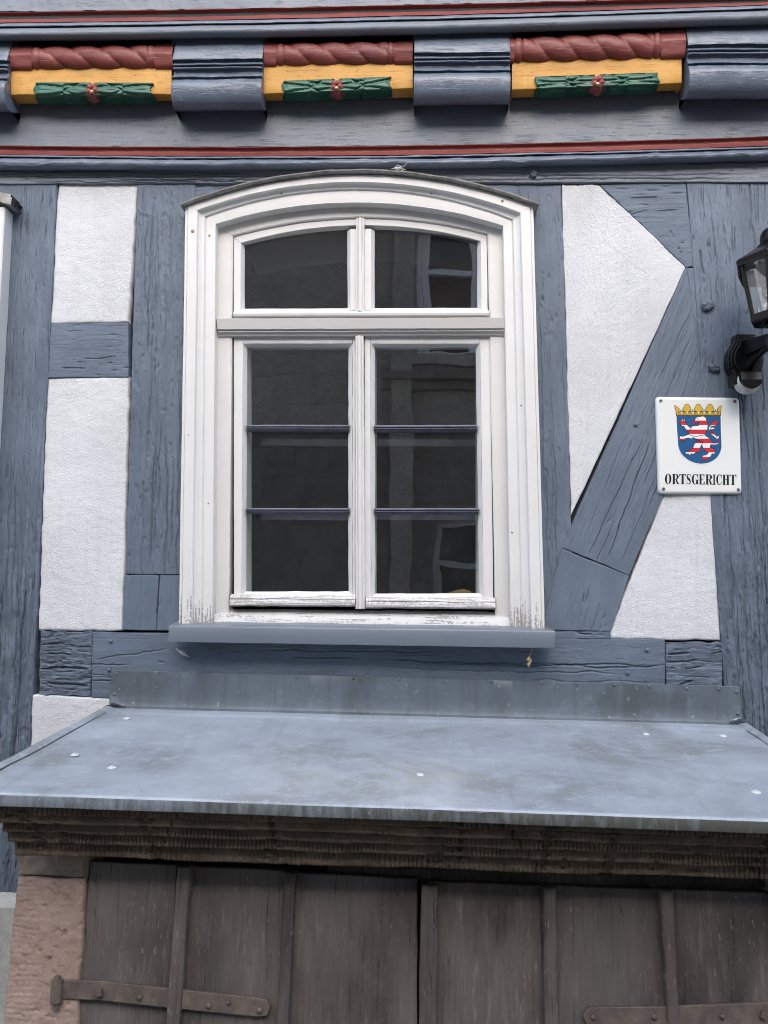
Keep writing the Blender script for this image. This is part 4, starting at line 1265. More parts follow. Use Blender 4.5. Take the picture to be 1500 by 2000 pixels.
# flashing against the wall
fq = [(222, 1308), (1441, 1340), (1446, 1413), (217, 1379)]
TL, TR, BR, BL = quad3(fq, .0)
rows = []
n = 200
for t, d in ((0, .0), (0, .0145), (.01, .016), (.3, .0155), (.6, .015), (.85, .0165), (.95, .021), (1.0, .034)):
    a = TL + (BL - TL) * t; b = TR + (BR - TR) * t
    r = a[None] + (b - a)[None] * np.linspace(0, 1, n)[:, None]
    r[:, 1] = -(d + (fbm(r[:, 0] * 4, r[:, 2] * 5, 515, 2) * .004 if 0 < t < 1 else 0))
    rows.append(r)
FLASH = grid_obj('wall_flashing', np.array(rows), M['flash'], CEL, flip=False)
FLASH.data.set_sharp_from_angle(angle=math.radians(40))
base = MB().lathe((0, 0, 0), [(.0055, 0), (.0052, .0018), (.003, .0030), (.0008, .0033)], 10, (0, -1, 0))
scr = None
def dup(o, loc, parent):
    c = o.copy(); COL.objects.link(c); c.parent = parent
    tot = Vector((0, 0, 0)); q_ = parent
    while q_ is not None: tot += Vector(q_.location); q_ = q_.parent
    c.location = Vector(loc) - tot
    return c
for k, (px, py) in enumerate(((228, 1316), (312, 1314), (389, 1316), (478, 1319), (580, 1322), (690, 1324), (780, 1326), (871, 1331), (960, 1331), (1058, 1335), (1126, 1336), (1199, 1338), (1268, 1341), (1342, 1345), (1404, 1346), (1439, 1351), (1441, 1394), (224, 1356))):
    p = P(px, py, .0155)
    if scr is None:
        scr = MB().lathe(p, [(.0055, 0), (.0052, .0018), (.003, .0030), (.0008, .0033)], 10, (0, -1, 0)).build('screw', M['flash'], FLASH, smooth=True)
    else: dup(scr, p + np.array([0, -.0016, 0]), FLASH)
# sealed screws on the sheet
ZNn = np.cross(FRc - FLc, BLc - FLc); ZNn /= np.linalg.norm(ZNn)
if ZNn[2] < 0: ZNn = -ZNn
scr = None
for px, py in ((248, 1404), (146, 1475), (218, 1500), (821, 1515), (1477, 1548), (1412, 1438), (1262, 1435)):
    p = PL(px, py, BLc + ZNn * .001, ZNn)
    if scr is None:
        mb = MB().lathe(p, [(.0105, 0), (.0105, .0014), (.0082, .0030), (.0050, .0034), (.0044, .0050), (.001, .0052)], 14, ZNn)
        scr = mb.build('sealed_screw', M['washer'], ZINC, smooth=False)
        off0 = np.array(scr.matrix_world.translation) * 0 + (np.array(mb.v).min(0) + np.array(mb.v).max(0)) / 2 - p
    else: dup(scr, p + off0, ZINC)

# moulded stone cornice with comb-tooled bands
SL = .0338
def crow(y250, dep, xl, xr=1660):
    f = lambda x: y250 + SL * (x - 250)
    a = P(xl, f(xl), dep); b = P(xr, f(xr), dep)
    return a, b
bands = [(1574, 1598.5, .738, -14), (1598.5, 1616, .722, -5), (1616, 1634, .698, 5), (1634, 1654, .676, 15), (1654, 1679, .652, 28)]
NX = 1100
prevz = None
tt = np.linspace(0, 1, NX)
for k, (ya, yb, dp, xl) in enumerate(bands):
    a0, a1 = crow(ya, dp, xl); b0, b1 = crow(yb, dp, xl)
    if prevz is not None:
        a0[2], a1[2] = prevz
    nb = 11
    rows = []
    prof = [(0, -.10), (0, -.006), (.08, -.001)] + [(t, .0) for t in np.linspace(.16, .84, nb)] + [(.94, -.002), (1.0, -.008), (1.0, -.10)]
    for t, dd in prof:
        a = a0 + (b0 - a0) * t; b = a1 + (b1 - a1) * t
        r = a[None] + (b - a)[None] * tt[:, None]
        X = r[:, 0]
        comb = np.abs(np.sin(math.pi * (X * (112 if k in (2, 3) else 96) + vnoise(X * 25, t * .5 + k, 520 + k) * .9))) ** .7
        dis = (comb - .6) * (.0046 if k != 1 else .0016) * (0.25 + 1.1 * sstep(-.25, .25, fbm(X * 7, t * 1.2 + k * 3., 530, 3))) + fbm(X * 45, r[:, 2] * 70 + k, 540 + k, 4) * .0022
        r[:, 1] = -(dp + dd + (dis if dd > -.05 else 0) + .25 * 0)
        for jx in (.18 + .02 * k, -.52 - .015 * k, .74):
            dis = dis - .006 * np.exp(-((X - jx - .004 * vnoise(t * 6 + k, 0 * X, 548)) / .0022) ** 2)
        dis = dis - .006 * sstep(.38, .46, fbm(X * 22, r[:, 2] * 40 + k, 549, 3))
        r[:, 1] = -(dp + dd + (dis if dd > -.05 else 0))
        r[:, 2] += vnoise(X * 10, k * 2.0 + t * .2, 545) * .0045 + (vnoise(X * 60, t * 3. + k, 546) * .0025 if t in (0, 1.0) else 0)
        # end returns
        rows.append(r)
    g = np.array(rows)
    g = np.concatenate([g[:, :1], g, g[:, -1:]], 1)
    g[:, 0, 1] = -.02; g[:, -1, 1] = -.02
    g[:, 0, 0] += .004
    grid_obj('cornice_band', g, M['cornice'], CEL, flip=False)
    prevz = (b0[2], b1[2])
CORN_Z = prevz[0]
# stone body behind (cheeks and lintel), inclined front
def body(name, xl, xr, ztop, off, mat, zbot=0.02):
    """block from the wall to the tilted front plane"""
    yf = lambda z: (DP + DN * off)[1] + (z - (DP + DN * off)[2]) * math.tan(TILT)
    mb = MB()
    mb.hexa([(xl, yf(zbot), zbot), (xr, yf(zbot), zbot), (xr, yf(ztop), ztop), (xl, yf(ztop), ztop)],
            [(xl, -.004, zbot), (xr, -.004, zbot), (xr, -.004, ztop), (xl, -.004, ztop)])
    return mb.build(name, mat, CEL)

def board(name, c4, nrm, mat, parent, th=.03, rough=1.0, seed=0, cell=.006, edge=.003, axis='v', wob=.0012, cracks=(), pits=6, label=None, chisel=0.0):
    """flat member on any plane: corners TL, TR, BR, BL in world metres; v runs down"""
    A, B, Cc, D = [np.asarray(p, float) for p in c4]
    W = (np.linalg.norm(B - A) + np.linalg.norm(Cc - D)) / 2; L = (np.linalg.norm(D - A) + np.linalg.norm(Cc - B)) / 2
    def ax(n, tot):
        a = np.linspace(0, 1, n); e = np.array([.0012, .003]) / tot; e = e[e < .3]
        a = np.unique(np.concatenate([a, e, 1 - e])); return np.concatenate([[0], a, [1]])
    u = ax(max(6, int(W / cell)), W); v = ax(max(6, int(L / cell)), L)
    U, V = np.meshgrid(u, v)
    U1, V1 = U[..., None], V[..., None]
    p = (1 - U1) * (1 - V1) * A + U1 * (1 - V1) * B + U1 * V1 * Cc + (1 - U1) * V1 * D
    X, Y = U * W, V * L
    gx, gy = (X, Y) if axis == 'v' else (Y, X)
    h = fbm(gx * 60, gy * 5, seed, 3) * .0012 * rough + fbm(X * 6, Y * 4, seed + 1, 2) * .003 * rough
    h = h + sstep(.1, .2, fbm(gx * 50, gy * 14, seed + 2, 2)) * .0006 * rough
    if chisel:
        q = np.abs(np.sin(math.pi * (Y * 92 + vnoise(X * 18, Y * 18, seed + 3) * 1.1))) ** .4
        msk = np.clip(vnoise(X * 8, Y * 6, seed + 4) + .95 - .75 * sstep(.25, .6, U), 0, 1)
        h = h + (q - .6) * chisel * msk + fbm(X * 55, Y * 70, seed + 5, 4) * chisel * .9 - sstep(.38, .46, fbm(X * 55, Y * 80, seed + 9, 3)) * chisel * 1.2
    for k, (u0, v0, u1, v1, w, dp) in enumerate(cracks):
        s = (V - v0) / (v1 - v0 + 1e-9)
        cx = (u0 + (u1 - u0) * s) * W + vnoise(Y * 16, 0 * Y + k, seed + 8) * .006
        h = h - dp * sstep(0, .1, s) * sstep(1, .9, s) * np.exp(-(np.abs(X - cx) / w) ** 2)
    rr = random.Random(seed)
    for k in range(pits):
        a, b = rr.random() * W, rr.random() * L
        h = h - .003 * np.exp(-((X - a) / .0025) ** 2 - ((Y - b) / .006) ** 2)
    de = np.minimum(np.minimum(U, 1 - U) * W, np.minimum(V, 1 - V) * L)
    t = np.clip(1 - de / edge, 0, 1)
    h = h - edge * (1 - np.sqrt(np.clip(1 - t * t, 0, 1)))
    du = (B - A) / np.linalg.norm(B - A); dv = (D - A) / np.linalg.norm(D - A)
    p = p + (vnoise(Y * 20, U * 2, seed + 6) * 2 * wob * (np.abs(U - .5) * 2) ** 4)[..., None] * du + (vnoise(X * 20, V * 2, seed + 7) * 2 * wob * (np.abs(V - .5) * 2) ** 4)[..., None] * dv
    n3 = np.asarray(nrm, float)
    p = p + h[..., None] * n3
    for sl in (np.s_[0, :], np.s_[-1, :], np.s_[:, 0], np.s_[:, -1]):
        p[sl] = p[sl] - n3 * th
    uv = np.stack([X + seed * .37, Y + seed * .61], -1) if axis == 'v' else np.stack([Y + seed * .37, X + seed * .61], -1)
    return grid_obj(name, p, mat, parent, uv=uv, flip=False, label=label)

JX0, JX1 = PD(30, 1690, .06)[0], PD(170, 1690, .06)[0]
body('stone_cheek', PD(36, 1690, .06)[0], PD(150, 1690, .06)[0], CORN_Z + .0, -.01, M['jamb'])
body('stone_cheek', PD(1535, 1750, .06)[0], PD(1650, 1750, .06)[0], CORN_Z - .05, -.01, M['jamb'])
mbk = MB()
ztop = crow(1579, .70, 600)[0][2] + .004
mbk.box((PD(60, 1690, .06)[0], -.56, CORN_Z - .01), (PD(1600, 1750)[0], -.004, ztop))
mbk.build('cornice_core', M['cornice'], CEL)
body('cellar_shade_block', JX1 - .08, PD(1540, 1750)[0], CORN_Z - .012, -.10, M['core'])  # dark block added as the shade behind the door gaps
Cq = lambda q, off: [PD(x, y, off) for x, y in q]
board('impost_stone', Cq([(31, 1652), (172, 1655), (169, 1713), (33, 1711.5)], .012), DN, M['impost'], CEL, th=.06, rough=1.6, seed=600, edge=.006, wob=.003, chisel=.002, pits=0)
board('jamb_stone', Cq([(33, 1713), (168, 1714.5), (140, 2140), (-7, 2140)], .012), DN, M['jamb'], CEL, th=.06, rough=1.2, seed=601, edge=.006, wob=.003, chisel=.0028, pits=14, cell=.003)
board('jamb_stone', Cq([(1512, 1742), (1660, 1746), (1700, 2140), (1540, 2140)], .012), DN, M['jamb'], CEL, th=.06, rough=1.2, seed=602, edge=.006, wob=.003, chisel=.0030, pits=10)
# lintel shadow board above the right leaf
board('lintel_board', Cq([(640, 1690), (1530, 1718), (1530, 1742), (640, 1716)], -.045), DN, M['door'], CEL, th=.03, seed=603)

# the two leaves
def leaf(label, planks, battens, straps, seed):
    L = empty('door_leaf', tuple(PD(planks[0][0][0], planks[0][0][1])), parent=CEL, label=label)
    for k, q in enumerate(planks):
        rr = random.Random(seed + k)
        board('plank', Cq(q, rr.uniform(-.002, .002)), DN, M['door'], L, th=.03, rough=1.2, seed=seed + k, edge=.0025, cell=.004, pits=26,
              cracks=[(rr.uniform(.3, .7), rr.uniform(0, .2), rr.uniform(.3, .7), rr.uniform(.5, .9), .0016, .003)])
    for k, q in enumerate(battens):
        board('batten', Cq(q, .024), DN, M['batten'], L, th=.03, rough=.9, seed=seed + 20 + k, edge=.006, cell=.004, pits=5)
    for poly, rivets, bolts in straps:
        front = [PD(x, y, .016) for x, y in poly]
        o = bevel(MB().prism(front, -DN * .010).build('strap_hinge', M['iron'], L), .0015, 2)
        for (x, y, r) in rivets:
            MB().lathe(PD(x, y, .015), [(r, 0), (r * .95, .0035), (r * .6, .006), (r * .15, .007)], 9, DN).build('rivet', M['iron'], L, smooth=True)
        for (x, y, r, an) in bolts:
            c = PD(x, y, .015); ux = np.array([1., 0, 0]); uz = np.array([0, math.sin(TILT), math.cos(TILT)])
            ring_ = [c + r * (math.cos(an + k * math.pi / 2) * ux + math.sin(an + k * math.pi / 2) * uz) for k in range(4)]
            bevel(MB().prism([p + DN * .010 for p in ring_], -DN * .012).build('square_bolt', M['iron'], L), .0015, 2)
    return L
bt = lambda x, yt, xb: None
LL = leaf('left door leaf under the cover', [
    [(175, 1682), (346, 1690), (323, 2140), (140, 2140)],
    [(350, 1690), (562, 1701), (545, 2140), (327, 2140)],
    [(566, 1703), (815, 1716), (815, 2140), (549, 2140)]],
    [[(346, 1692), (372, 1693), (340, 2140), (312, 2140)], [(556, 1704), (577, 1705), (556, 2140), (532, 2140)]],
    [([(121, 1914), (195, 1916), (330, 1931), (505, 1949), (521, 1953), (528, 1966), (522, 1984), (500, 1986), (330, 1969), (195, 1954), (121, 1951)],
      [(273, 1948, .007), (408, 1964, .007), (447, 1958, .005), (507, 1973, .0075)], [(195, 1938, .0105, 1.1)])], 620)
# rolled eye of the hinge on its pintle
mb = MB()
mb.tube([PD(112, 1914, .020), PD(110, 1958, .020)], .0135, 14)
mb.build('hinge_eye', M['iron'], LL, smooth=False)
bevel(MB().prism([PD(x, y, .017) for x, y in ((116, 1914), (150, 1915), (150, 1952), (115, 1952))], -DN * .02).build('hinge_tail', M['iron'], LL), .002)
MB().tube([PD(112, 1906, .020), PD(108, 1972, .020)], .007, 10).build('pintle', M['iron'], LL)
leaf('right door leaf, set a little lower', [
    [(838, 1722), (1072, 1729), (1079, 2140), (832, 2140)],
    [(1076, 1729), (1303, 1736), (1322, 2140), (1083, 2140)],
    [(1307, 1736), (1503, 1744), (1530, 2140), (1326, 2140)]],
    [[(823, 1728), (855, 1729), (852, 2140), (815, 2140)], [(1060, 1733), (1086, 1734), (1095, 2140), (1067, 2140)], [(1290, 1737), (1314, 1738), (1338, 2140), (1312, 2140)]],
    [([(1138, 1984), (1149, 1968), (1300, 1966), (1540, 1956), (1540, 2000), (1300, 2008), (1147, 2004)],
      [(1158, 1986, .0065), (1277, 1986, .007), (1410, 1985, .006)], [(1490, 1982, .010, .3)])], 660)

# ------------------------------------------------------------------ the sign
SIGN = empty('sign', tuple(P(1366, 870)), 'white enamel plate reading ORTSGERICHT under a lion crest', 'sign')
SD = .012
sq = [(1281, 774), (1445, 776), (1450, 965), (1286, 964.5)]
c = quad3(sq, SD)
def sgn(s, t, d):      # s, t in 0..1 on the plate
    p = (1 - s) * (1 - t) * c[0] + s * (1 - t) * c[1] + s * t * c[2] + (1 - s) * t * c[3]
    return np.array([p[0], -d, p[2]])
def rrect(ins, d, r=.045, n=6):
    out = []
    for cx, cy, a0 in ((1 - ins - r, ins + r * .87, -90), (1 - ins - r, 1 - ins - r * .87, 0), (ins + r, 1 - ins - r * .87, 90), (ins + r, ins + r * .87, 180)):
        for k in range(n + 1):
            a = math.radians(a0 + 90 * k / n)
            out.append(sgn(cx + r * math.cos(a), cy + r * .87 * math.sin(a), d))
    return out
ringz = [rrect(0, .001), rrect(0, .0045), rrect(.004, .0075), rrect(.014, .0115), rrect(.028, .0128), rrect(.040, .0128)]
v = sum(ringz, []); nn = len(ringz[0]); f = []
for i in range(len(ringz) - 1):
    for k in range(nn):
        f.append((i * nn + k, i * nn + (k + 1) % nn, (i + 1) * nn + (k + 1) % nn, (i + 1) * nn + k))
f.append(tuple((len(ringz) - 1) * nn + k for k in range(nn)))
o = mesh_obj('plate', v, f, M['enamel'], SIGN)
bm = bmesh.new(); bm.from_mesh(o.data); bmesh.ops.recalc_face_normals(bm, faces=bm.faces); bm.to_mesh(o.data); bm.free()
o.data.polygons.foreach_set('use_smooth', np.ones(len(o.data.polygons), dtype=bool)); o.data.set_sharp_from_angle(angle=math.radians(50))
scr = None
for x, y in ((1290.5, 782.5), (1435, 784), (1296, 955), (1442, 956.5)):
    p = P(x, y, .0128)
    mb = MB().lathe(p, [(.0052, 0), (.0052, .0012), (.0040, .0026), (.0022, .0028), (.0020, .0014)], 12, (0, -1, 0))
    mb.build('screw', M['screw'], SIGN, smooth=False)
ZK = 190 / 1500.0
def Z(zx, zy, d=.0134): return P(1270 + zx * ZK, 760 + zy * ZK, d)
from mathutils.geometry import delaunay_2d_cdt
def flat(name, polys, mat, d):
    """flat print: the union of the outlines as one sheet without overlaps"""
    V_, F_ = [], []
    for poly in polys:
        ar = sum(poly[i][0] * poly[(i + 1) % len(poly)][1] - poly[(i + 1) % len(poly)][0] * poly[i][1] for i in range(len(poly)))
        q_ = poly if ar > 0 else poly[::-1]
        F_.append(list(range(len(V_), len(V_) + len(q_)))); V_ += [Vector(p_) for p_ in q_]
    r_ = delaunay_2d_cdt(V_, [], F_, 0, 1e-4)
    vv = [tuple(Z(p_.x, p_.y, d)) for p_ in r_[0]]
    ff = []
    for f_, src_ in zip(r_[2], r_[5]):
        if not src_: continue
        a_, b_, c_ = (np.array(vv[i]) for i in f_[:3])
        nrm = np.cross(b_ - a_, c_ - a_)
        ff.append(tuple(f_) if nrm[1] < 0 else tuple(f_)[::-1])
    return mesh_obj(name, vv, ff, mat, SIGN)
WHT = plain('white_enamel_print', (.80, .80, .79), .25)
REDP = plain('red_enamel_print', (.52, .030, .045), .3, var=.03)
def shield(g):
    o_ = [(405 - g, 408), (1085 + g, 408), (1090 + g, 640)]
    cx, cy, rx, ry = 764, 850, 334 + g, 298 + g
    for k in range(0, 31):
        a = math.pi * k / 30
        o_.append((cx + rx * math.cos(a) + (26 * math.sin(a)), cy + ry * math.sin(a)))
    o_.append((415 - g, 640))
    return o_
flat('shield_rim', [shield(13)], WHT, .0132)
flat('shield', [shield(0)], M['blue_print'], .0136)
lion = [(800, 420), (828, 425), (852, 445), (868, 485), (885, 530), (882, 580), (880, 622), (864, 642), (852, 680), (834, 703), (852, 725), (900, 752), (940, 790), (962, 832), (935, 850), (915, 880), (922, 905),
        (955, 908), (992, 932), (996, 975), (984, 1000), (958, 988), (940, 1010), (928, 1040), (900, 1046), (888, 1088), (866, 1072), (858, 1104), (836, 1078), (806, 1092), (798, 1060), (812, 1026), (850, 1022), (882, 1008), (902, 975), (872, 966), (840, 940), (816, 902), (806, 868), (800, 842),
        (782, 865), (766, 905), (772, 940), (750, 965), (702, 972), (676, 990), (655, 1002), (640, 985), (602, 1018), (590, 990), (560, 998), (542, 978), (590, 958), (622, 932), (665, 918), (668, 888), (682, 850), (706, 822), (740, 802), (716, 776), (690, 755), (660, 742), (632, 768), (606, 748),
        (560, 752), (534, 760), (546, 785), (520, 784), (500, 806), (482, 782), (445, 776), (462, 742), (456, 726), (500, 735), (560, 714), (600, 698), (585, 664), (560, 630), (540, 600), (516, 562), (496, 574), (480, 552), (456, 534), (472, 512), (456, 482), (480, 486), (494, 464), (508, 484), (532, 468), (534, 504), (556, 540), (582, 572), (632, 606), (640, 578), (690, 570), (736, 568),
        (752, 545), (752, 515), (734, 498), (716, 520), (700, 512), (680, 526), (660, 545), (648, 512), (668, 498), (694, 486), (695, 462), (712, 442), (735, 430), (768, 430)]
def stroke(path, w):
    a = np.array(path, float); L_, R_ = [], []
    for i in range(len(a)):
        t = a[min(i + 1, len(a) - 1)] - a[max(i - 1, 0)]; t /= np.linalg.norm(t) + 1e-9
        nrm = np.array([-t[1], t[0]]); ww = w[i] if hasattr(w, '__len__') else w
        L_.append(a[i] + nrm * ww); R_.append(a[i] - nrm * ww)
    return [[tuple(L_[i]), tuple(L_[i + 1]), tuple(R_[i + 1]), tuple(R_[i])] for i in range(len(a) - 1)]
tailp = [(945, 846), (1000, 846), (1044, 840), (1050, 800), (1040, 765), (990, 722), (945, 690), (918, 640), (916, 595), (940, 556), (965, 545)]
tuft = [(938, 560), (946, 515), (985, 486), (1000, 505), (1034, 478), (1048, 520), (1004, 560), (962, 570)]
barbs = [[(985, 735), (1000, 700), (1020, 735), (1062, 716), (1046, 770)], [(925, 605), (955, 590), (1000, 604), (950, 624)], [(950, 690), (985, 672), (1012, 680), (975, 712)]]
def grow(poly, g):
    a = np.array(poly, float); n = len(a); out = []
    area = sum(a[i][0] * a[(i + 1) % n][1] - a[(i + 1) % n][0] * a[i][1] for i in range(n))
    sg = 1 if area > 0 else -1
    for i in range(n):
        e1 = a[i] - a[i - 1]; e2 = a[(i + 1) % n] - a[i]
        n1 = np.array([e1[1], -e1[0]]) / (np.linalg.norm(e1) + 1e-9); n2 = np.array([e2[1], -e2[0]]) / (np.linalg.norm(e2) + 1e-9)
        m_ = n1 + n2; L_ = np.linalg.norm(m_)
        m_ = m_ / L_ if L_ > .3 else n1
        out.append(tuple(a[i] + sg * g * m_))
    return out
flat('lion_outline', stroke(lion + [lion[0]], 7) + stroke(tuft + [tuft[0]], 6) + sum((stroke(b + [b[0]], 6) for b in barbs), []) + stroke(tailp, 14), M['black_print'], .0139)
LIONM = flat('lion', [lion], WHT, .0143)
tailo = flat('lion_tail', stroke(tailp, 8) + [tuft] + barbs, WHT, .0142)
for o in (LIONM, tailo):
    o.data.materials.append(REDP)
    bm = bmesh.new(); bm.from_mesh(o.data)
    oz = P(1366, 870)[2] + o.location[2]; 
    cuts = [485, 555, 625, 695, 765, 835, 905, 975, 1045]
    zs = [Z(764, y)[2] - oz for y in cuts]
    for z in zs:
        bmesh.ops.bisect_plane(bm, geom=bm.verts[:] + bm.edges[:] + bm.faces[:], plane_co=(0, 0, z), plane_no=(0, 0, 1))
    for f_ in bm.faces:
        zc = f_.calc_center_median().z
        k = sum(1 for z in zs if zc < z)
        f_.material_index = k % 2
    bm.to_mesh(o.data); bm.free()
lines = [[(632, 606), (600, 650), (585, 664)], [(600, 698), (640, 720), (720, 728), (800, 712), (834, 703)], [(712, 772), (780, 800), (815, 815), (802, 842)], [(706, 822), (760, 808), (800, 818)], [(736, 568), (752, 540), (748, 515)]]
flat('lion_lines', sum((stroke(l_, 4) for l_ in lines), []) + [[(720, 455), (738, 452), (742, 464), (722, 466)]], M['black_print'], .0147)
# crown
def trefoil(cx, cy, s):
    out = []
    for k in range(36):
        a = 2 * math.pi * k / 36
        r = s * (.62 + .38 * abs(math.cos(1.5 * (a + math.pi / 2))) ** .7)
        if math.sin(a) > .75: r *= .9
        out.append((cx + r * math.cos(a), cy + r * math.sin(a)))
    return out
leafs = [trefoil(566, 298, 64), trefoil(742, 298, 64), trefoil(920, 298, 64), [(372, 248), (418, 276), (448, 306), (436, 345), (402, 352)], [(1104, 254), (1062, 278), (1036, 306), (1048, 345), (1082, 352)]]
stems = [[(545, 330), (587, 330), (592, 372), (540, 372)], [(721, 330), (763, 330), (768, 372), (716, 372)], [(899, 330), (941, 330), (946, 372), (894, 372)]]
band = [(400, 348), (1088, 348), (1085, 406), (404, 406)]
flat('crown_outline', [grow(l_, 7) for l_ in leafs + stems + [band]], M['black_print'], .0139)
flat('crown', leafs + stems + [[(404, 354), (1084, 354), (1082, 402), (408, 402)]], M['gold_print'], .0143)
flat('crown_lines', stroke([(408, 384), (1082, 384)], 3) + sum((stroke([(x - 26, 352), (x, 376), (x + 26, 352)], 3.5) for x in range(455, 1060, 58)), []) +
     [[(cx + 9 * math.cos(a_ * math.pi / 4), cy + 10 * math.sin(a_ * math.pi / 4)) for a_ in range(8)] for cx, cy in ((475, 325), (655, 321), (830, 321), (1008, 327))], M['black_print'], .0147)
flat('crown_studs', [[(x + 13 * math.cos(a_ * math.pi / 4), 366 + 13 * math.sin(a_ * math.pi / 4)) for a_ in range(8)] for x in range(484, 1060, 87)], WHT, .0148)
# lettering: condensed high-contrast serif capitals, h = 1 downwards
def ell(cx, cy, rx, ry, ix, iy, a0, a1, n=26):
    out = []
    for k in range(n):
        a, b = math.radians(a0 + (a1 - a0) * k / n), math.radians(a0 + (a1 - a0) * (k + 1) / n)
        out.append([(cx + rx * math.cos(a), cy + ry * math.sin(a)), (cx + rx * math.cos(b), cy + ry * math.sin(b)), (cx + ix * math.cos(b), cy + iy * math.sin(b)), (cx + ix * math.cos(a), cy + iy * math.sin(a))])
    return out
R_ = lambda x0, y0, x1, y1: [(x0, y0), (x1, y0), (x1, y1), (x0, y1)]
hs = .045
def serif_stem(x0, x1, ex=.12):
    return [R_(x0, 0, x1, 1), R_(x0 - ex, 0, x1 + ex, hs), R_(x0 - ex, 1 - hs, x1 + ex, 1)]
LET = {
    'O': ell(.5, .5, .5, .52, .20, .475, 0, 360, 34),
    'I': serif_stem(.26, .74, .22),
    'T': [R_(.35, 0, .65, 1), R_(.22, 1 - hs, .78, 1), R_(0, 0, 1, hs), [(0, 0), (.09, 0), (.05, .26), (0, .26)], [(1, 0), (.91, 0), (.95, .26), (1, .26)], [(.09, 0), (.22, hs), (.05, .2)], [(.91, 0), (.78, hs), (.95, .2)]],
    'H': serif_stem(.10, .38, .09) + serif_stem(.62, .90, .09) + [R_(.38, .475, .62, .475 + hs)],
    'E': serif_stem(.10, .42, .09) + [R_(.4, 0, .92, hs), R_(.4, 1 - hs, .95, 1), R_(.4, .47, .70, .47 + hs), [(.92, 0), (.92, .27), (.87, .27), (.70, hs)], [(.95, 1), (.99, .70), (.94, .70), (.72, 1 - hs)], R_(.66, .36, .71, .62)],
    'R': serif_stem(.08, .36, .08) + [R_(.36, 0, .55, hs), R_(.36, .50, .55, .50 + hs)] + ell(.52, .27, .36, .27, .08, .23, -90, 90, 14) + [[(.44, .52), (.62, .52), (.86, .93), (.99, .95), (.99, 1), (.74, 1), (.62, .96)]],
    'C': ell(.52, .5, .52, .52, .21, .475, 55, 305, 30) + [[(.80, .02), (.95, .02), (.95, .36), (.90, .36), (.86, .18), (.74, .10)], [(.82, .93), (.93, .80), (.97, .68), (.92, .67), (.78, .88)], ],
    'G': ell(.50, .5, .50, .52, .20, .475, 40, 305, 30) + [[(.76, .02), (.91, .02), (.91, .36), (.86, .36), (.82, .18), (.70, .10)], R_(.66, .56, .94, .98), R_(.54, .54, 1.04, .54 + hs)],
    'S': stroke([(.88, .16), (.76, .06), (.5, .025), (.26, .09), (.17, .24), (.26, .38), (.5, .48), (.74, .60), (.84, .75), (.74, .91), (.5, .975), (.26, .95), (.10, .84)], [.03, .035, .03, .07, .13, .14, .13, .14, .13, .07, .03, .035, .03]) + [R_(.83, .02, .89, .32), R_(.08, .66, .14, .99)],
}
xr = [('O', 226, 326), ('R', 340, 452), ('T', 448, 552), ('S', 556, 630), ('G', 640, 744), ('E', 754, 842), ('R', 854, 966), ('I', 962, 1010), ('C', 1018, 1106), ('H', 1114, 1222), ('T', 1224, 1328)]
for k, (ch_, x0, x1) in enumerate(xr):
    yt = 1306 + (x0 - 226) * .0135; hgt = 156
    flat('letter', [[(x0 + u_ * (x1 - x0), yt + v_ * hgt) for u_, v_ in poly] for poly in LET[ch_]], M['black_print'], .01345)

# ------------------------------------------------------------------ the wall lamp
LAMP = empty('wall_lamp', tuple(P(1460, 690, .0)), 'black lantern wall lamp with motion sensor above the white sign', 'lamp')
def Q(zx, zy, d): return P(1380 + zx / 5.556, 430 + zy / 5.556, d)
def outline(sc, d, cx=447, cy=1500):
    hw = [(1218, 60), (1222, 112), (1262, 118), (1300, 124), (1345, 150), (1390, 178), (1450, 196), (1520, 200), (1590, 186), (1650, 150), (1700, 122), (1760, 112), (1790, 100)]
    L_ = [(cx - w * sc, cy + (y - cy) * sc) for y, w in hw]; Rr = [(cx + w * sc, cy + (y - cy) * sc) for y, w in hw[::-1]]
    return [Q(x, y, .05) * np.array([1, 0, 1]) + np.array([0, -d, 0]) for x, y in L_ + Rr]
for sc, d0, d1 in ((1.0, .0, .036), (.90, .034, .046), (.76, .044, .054)):
    mb = MB().prism(outline(sc, d1), (0, d1 - d0, 0))
    bevel(mb.build('back_plate' if sc == 1 else 'plate_step', M['lampblack'], LAMP), .0035, 3)
# lantern body: six sides, a corner to the left
HWR = .103
_e = P(1437, 514, .19)
LX, LY = _e[0] + HWR, -.19
z_e = _e[2]                                                      # eaves
z_f = P(1441, 540, .19)[2]                                       # foot of the frieze
z_b = P(1468, 629, .19)[2]                                       # foot of the lantern
def hexr(r, z): return [np.array([LX + r * math.cos(math.pi + k * math.pi / 3), LY + r * math.sin(math.pi + k * math.pi / 3), z]) for k in range(6)]
def frust(name, h0, z0, h1, z1, mat, bw=.002):
    mb = MB().add(hexr(h0, z0) + hexr(h1, z1), [tuple(range(6))[::-1], tuple(range(6, 12))] + [(k, (k + 1) % 6, 6 + (k + 1) % 6, 6 + k) for k in range(6)])
    return bevel(mb.build(name, mat, LAMP), bw, 2)
frust('roof', HWR, z_e, HWR - .003, z_e + .009, M['lampedge'])
frust('roof_slope', HWR - .004, z_e + .009, .042, z_e + .046, M['lampblack'])
frust('roof_collar', .044, z_e + .044, .036, z_e + .056, M['lampblack'])
MB().lathe((LX, LY, z_e + .056), [(.027, 0), (.029, .008), (.030, .016), (.028, .030), (.022, .042), (.012, .049), (.005, .053), (.005, .062), (.008, .068), (.005, .074), (.001, .076)], 24).build('finial', M['lampblack'], LAMP, smooth=True)
HT = HWR - .010
HB = LX - P(1468, 629, .19)[0]
zt = z_e
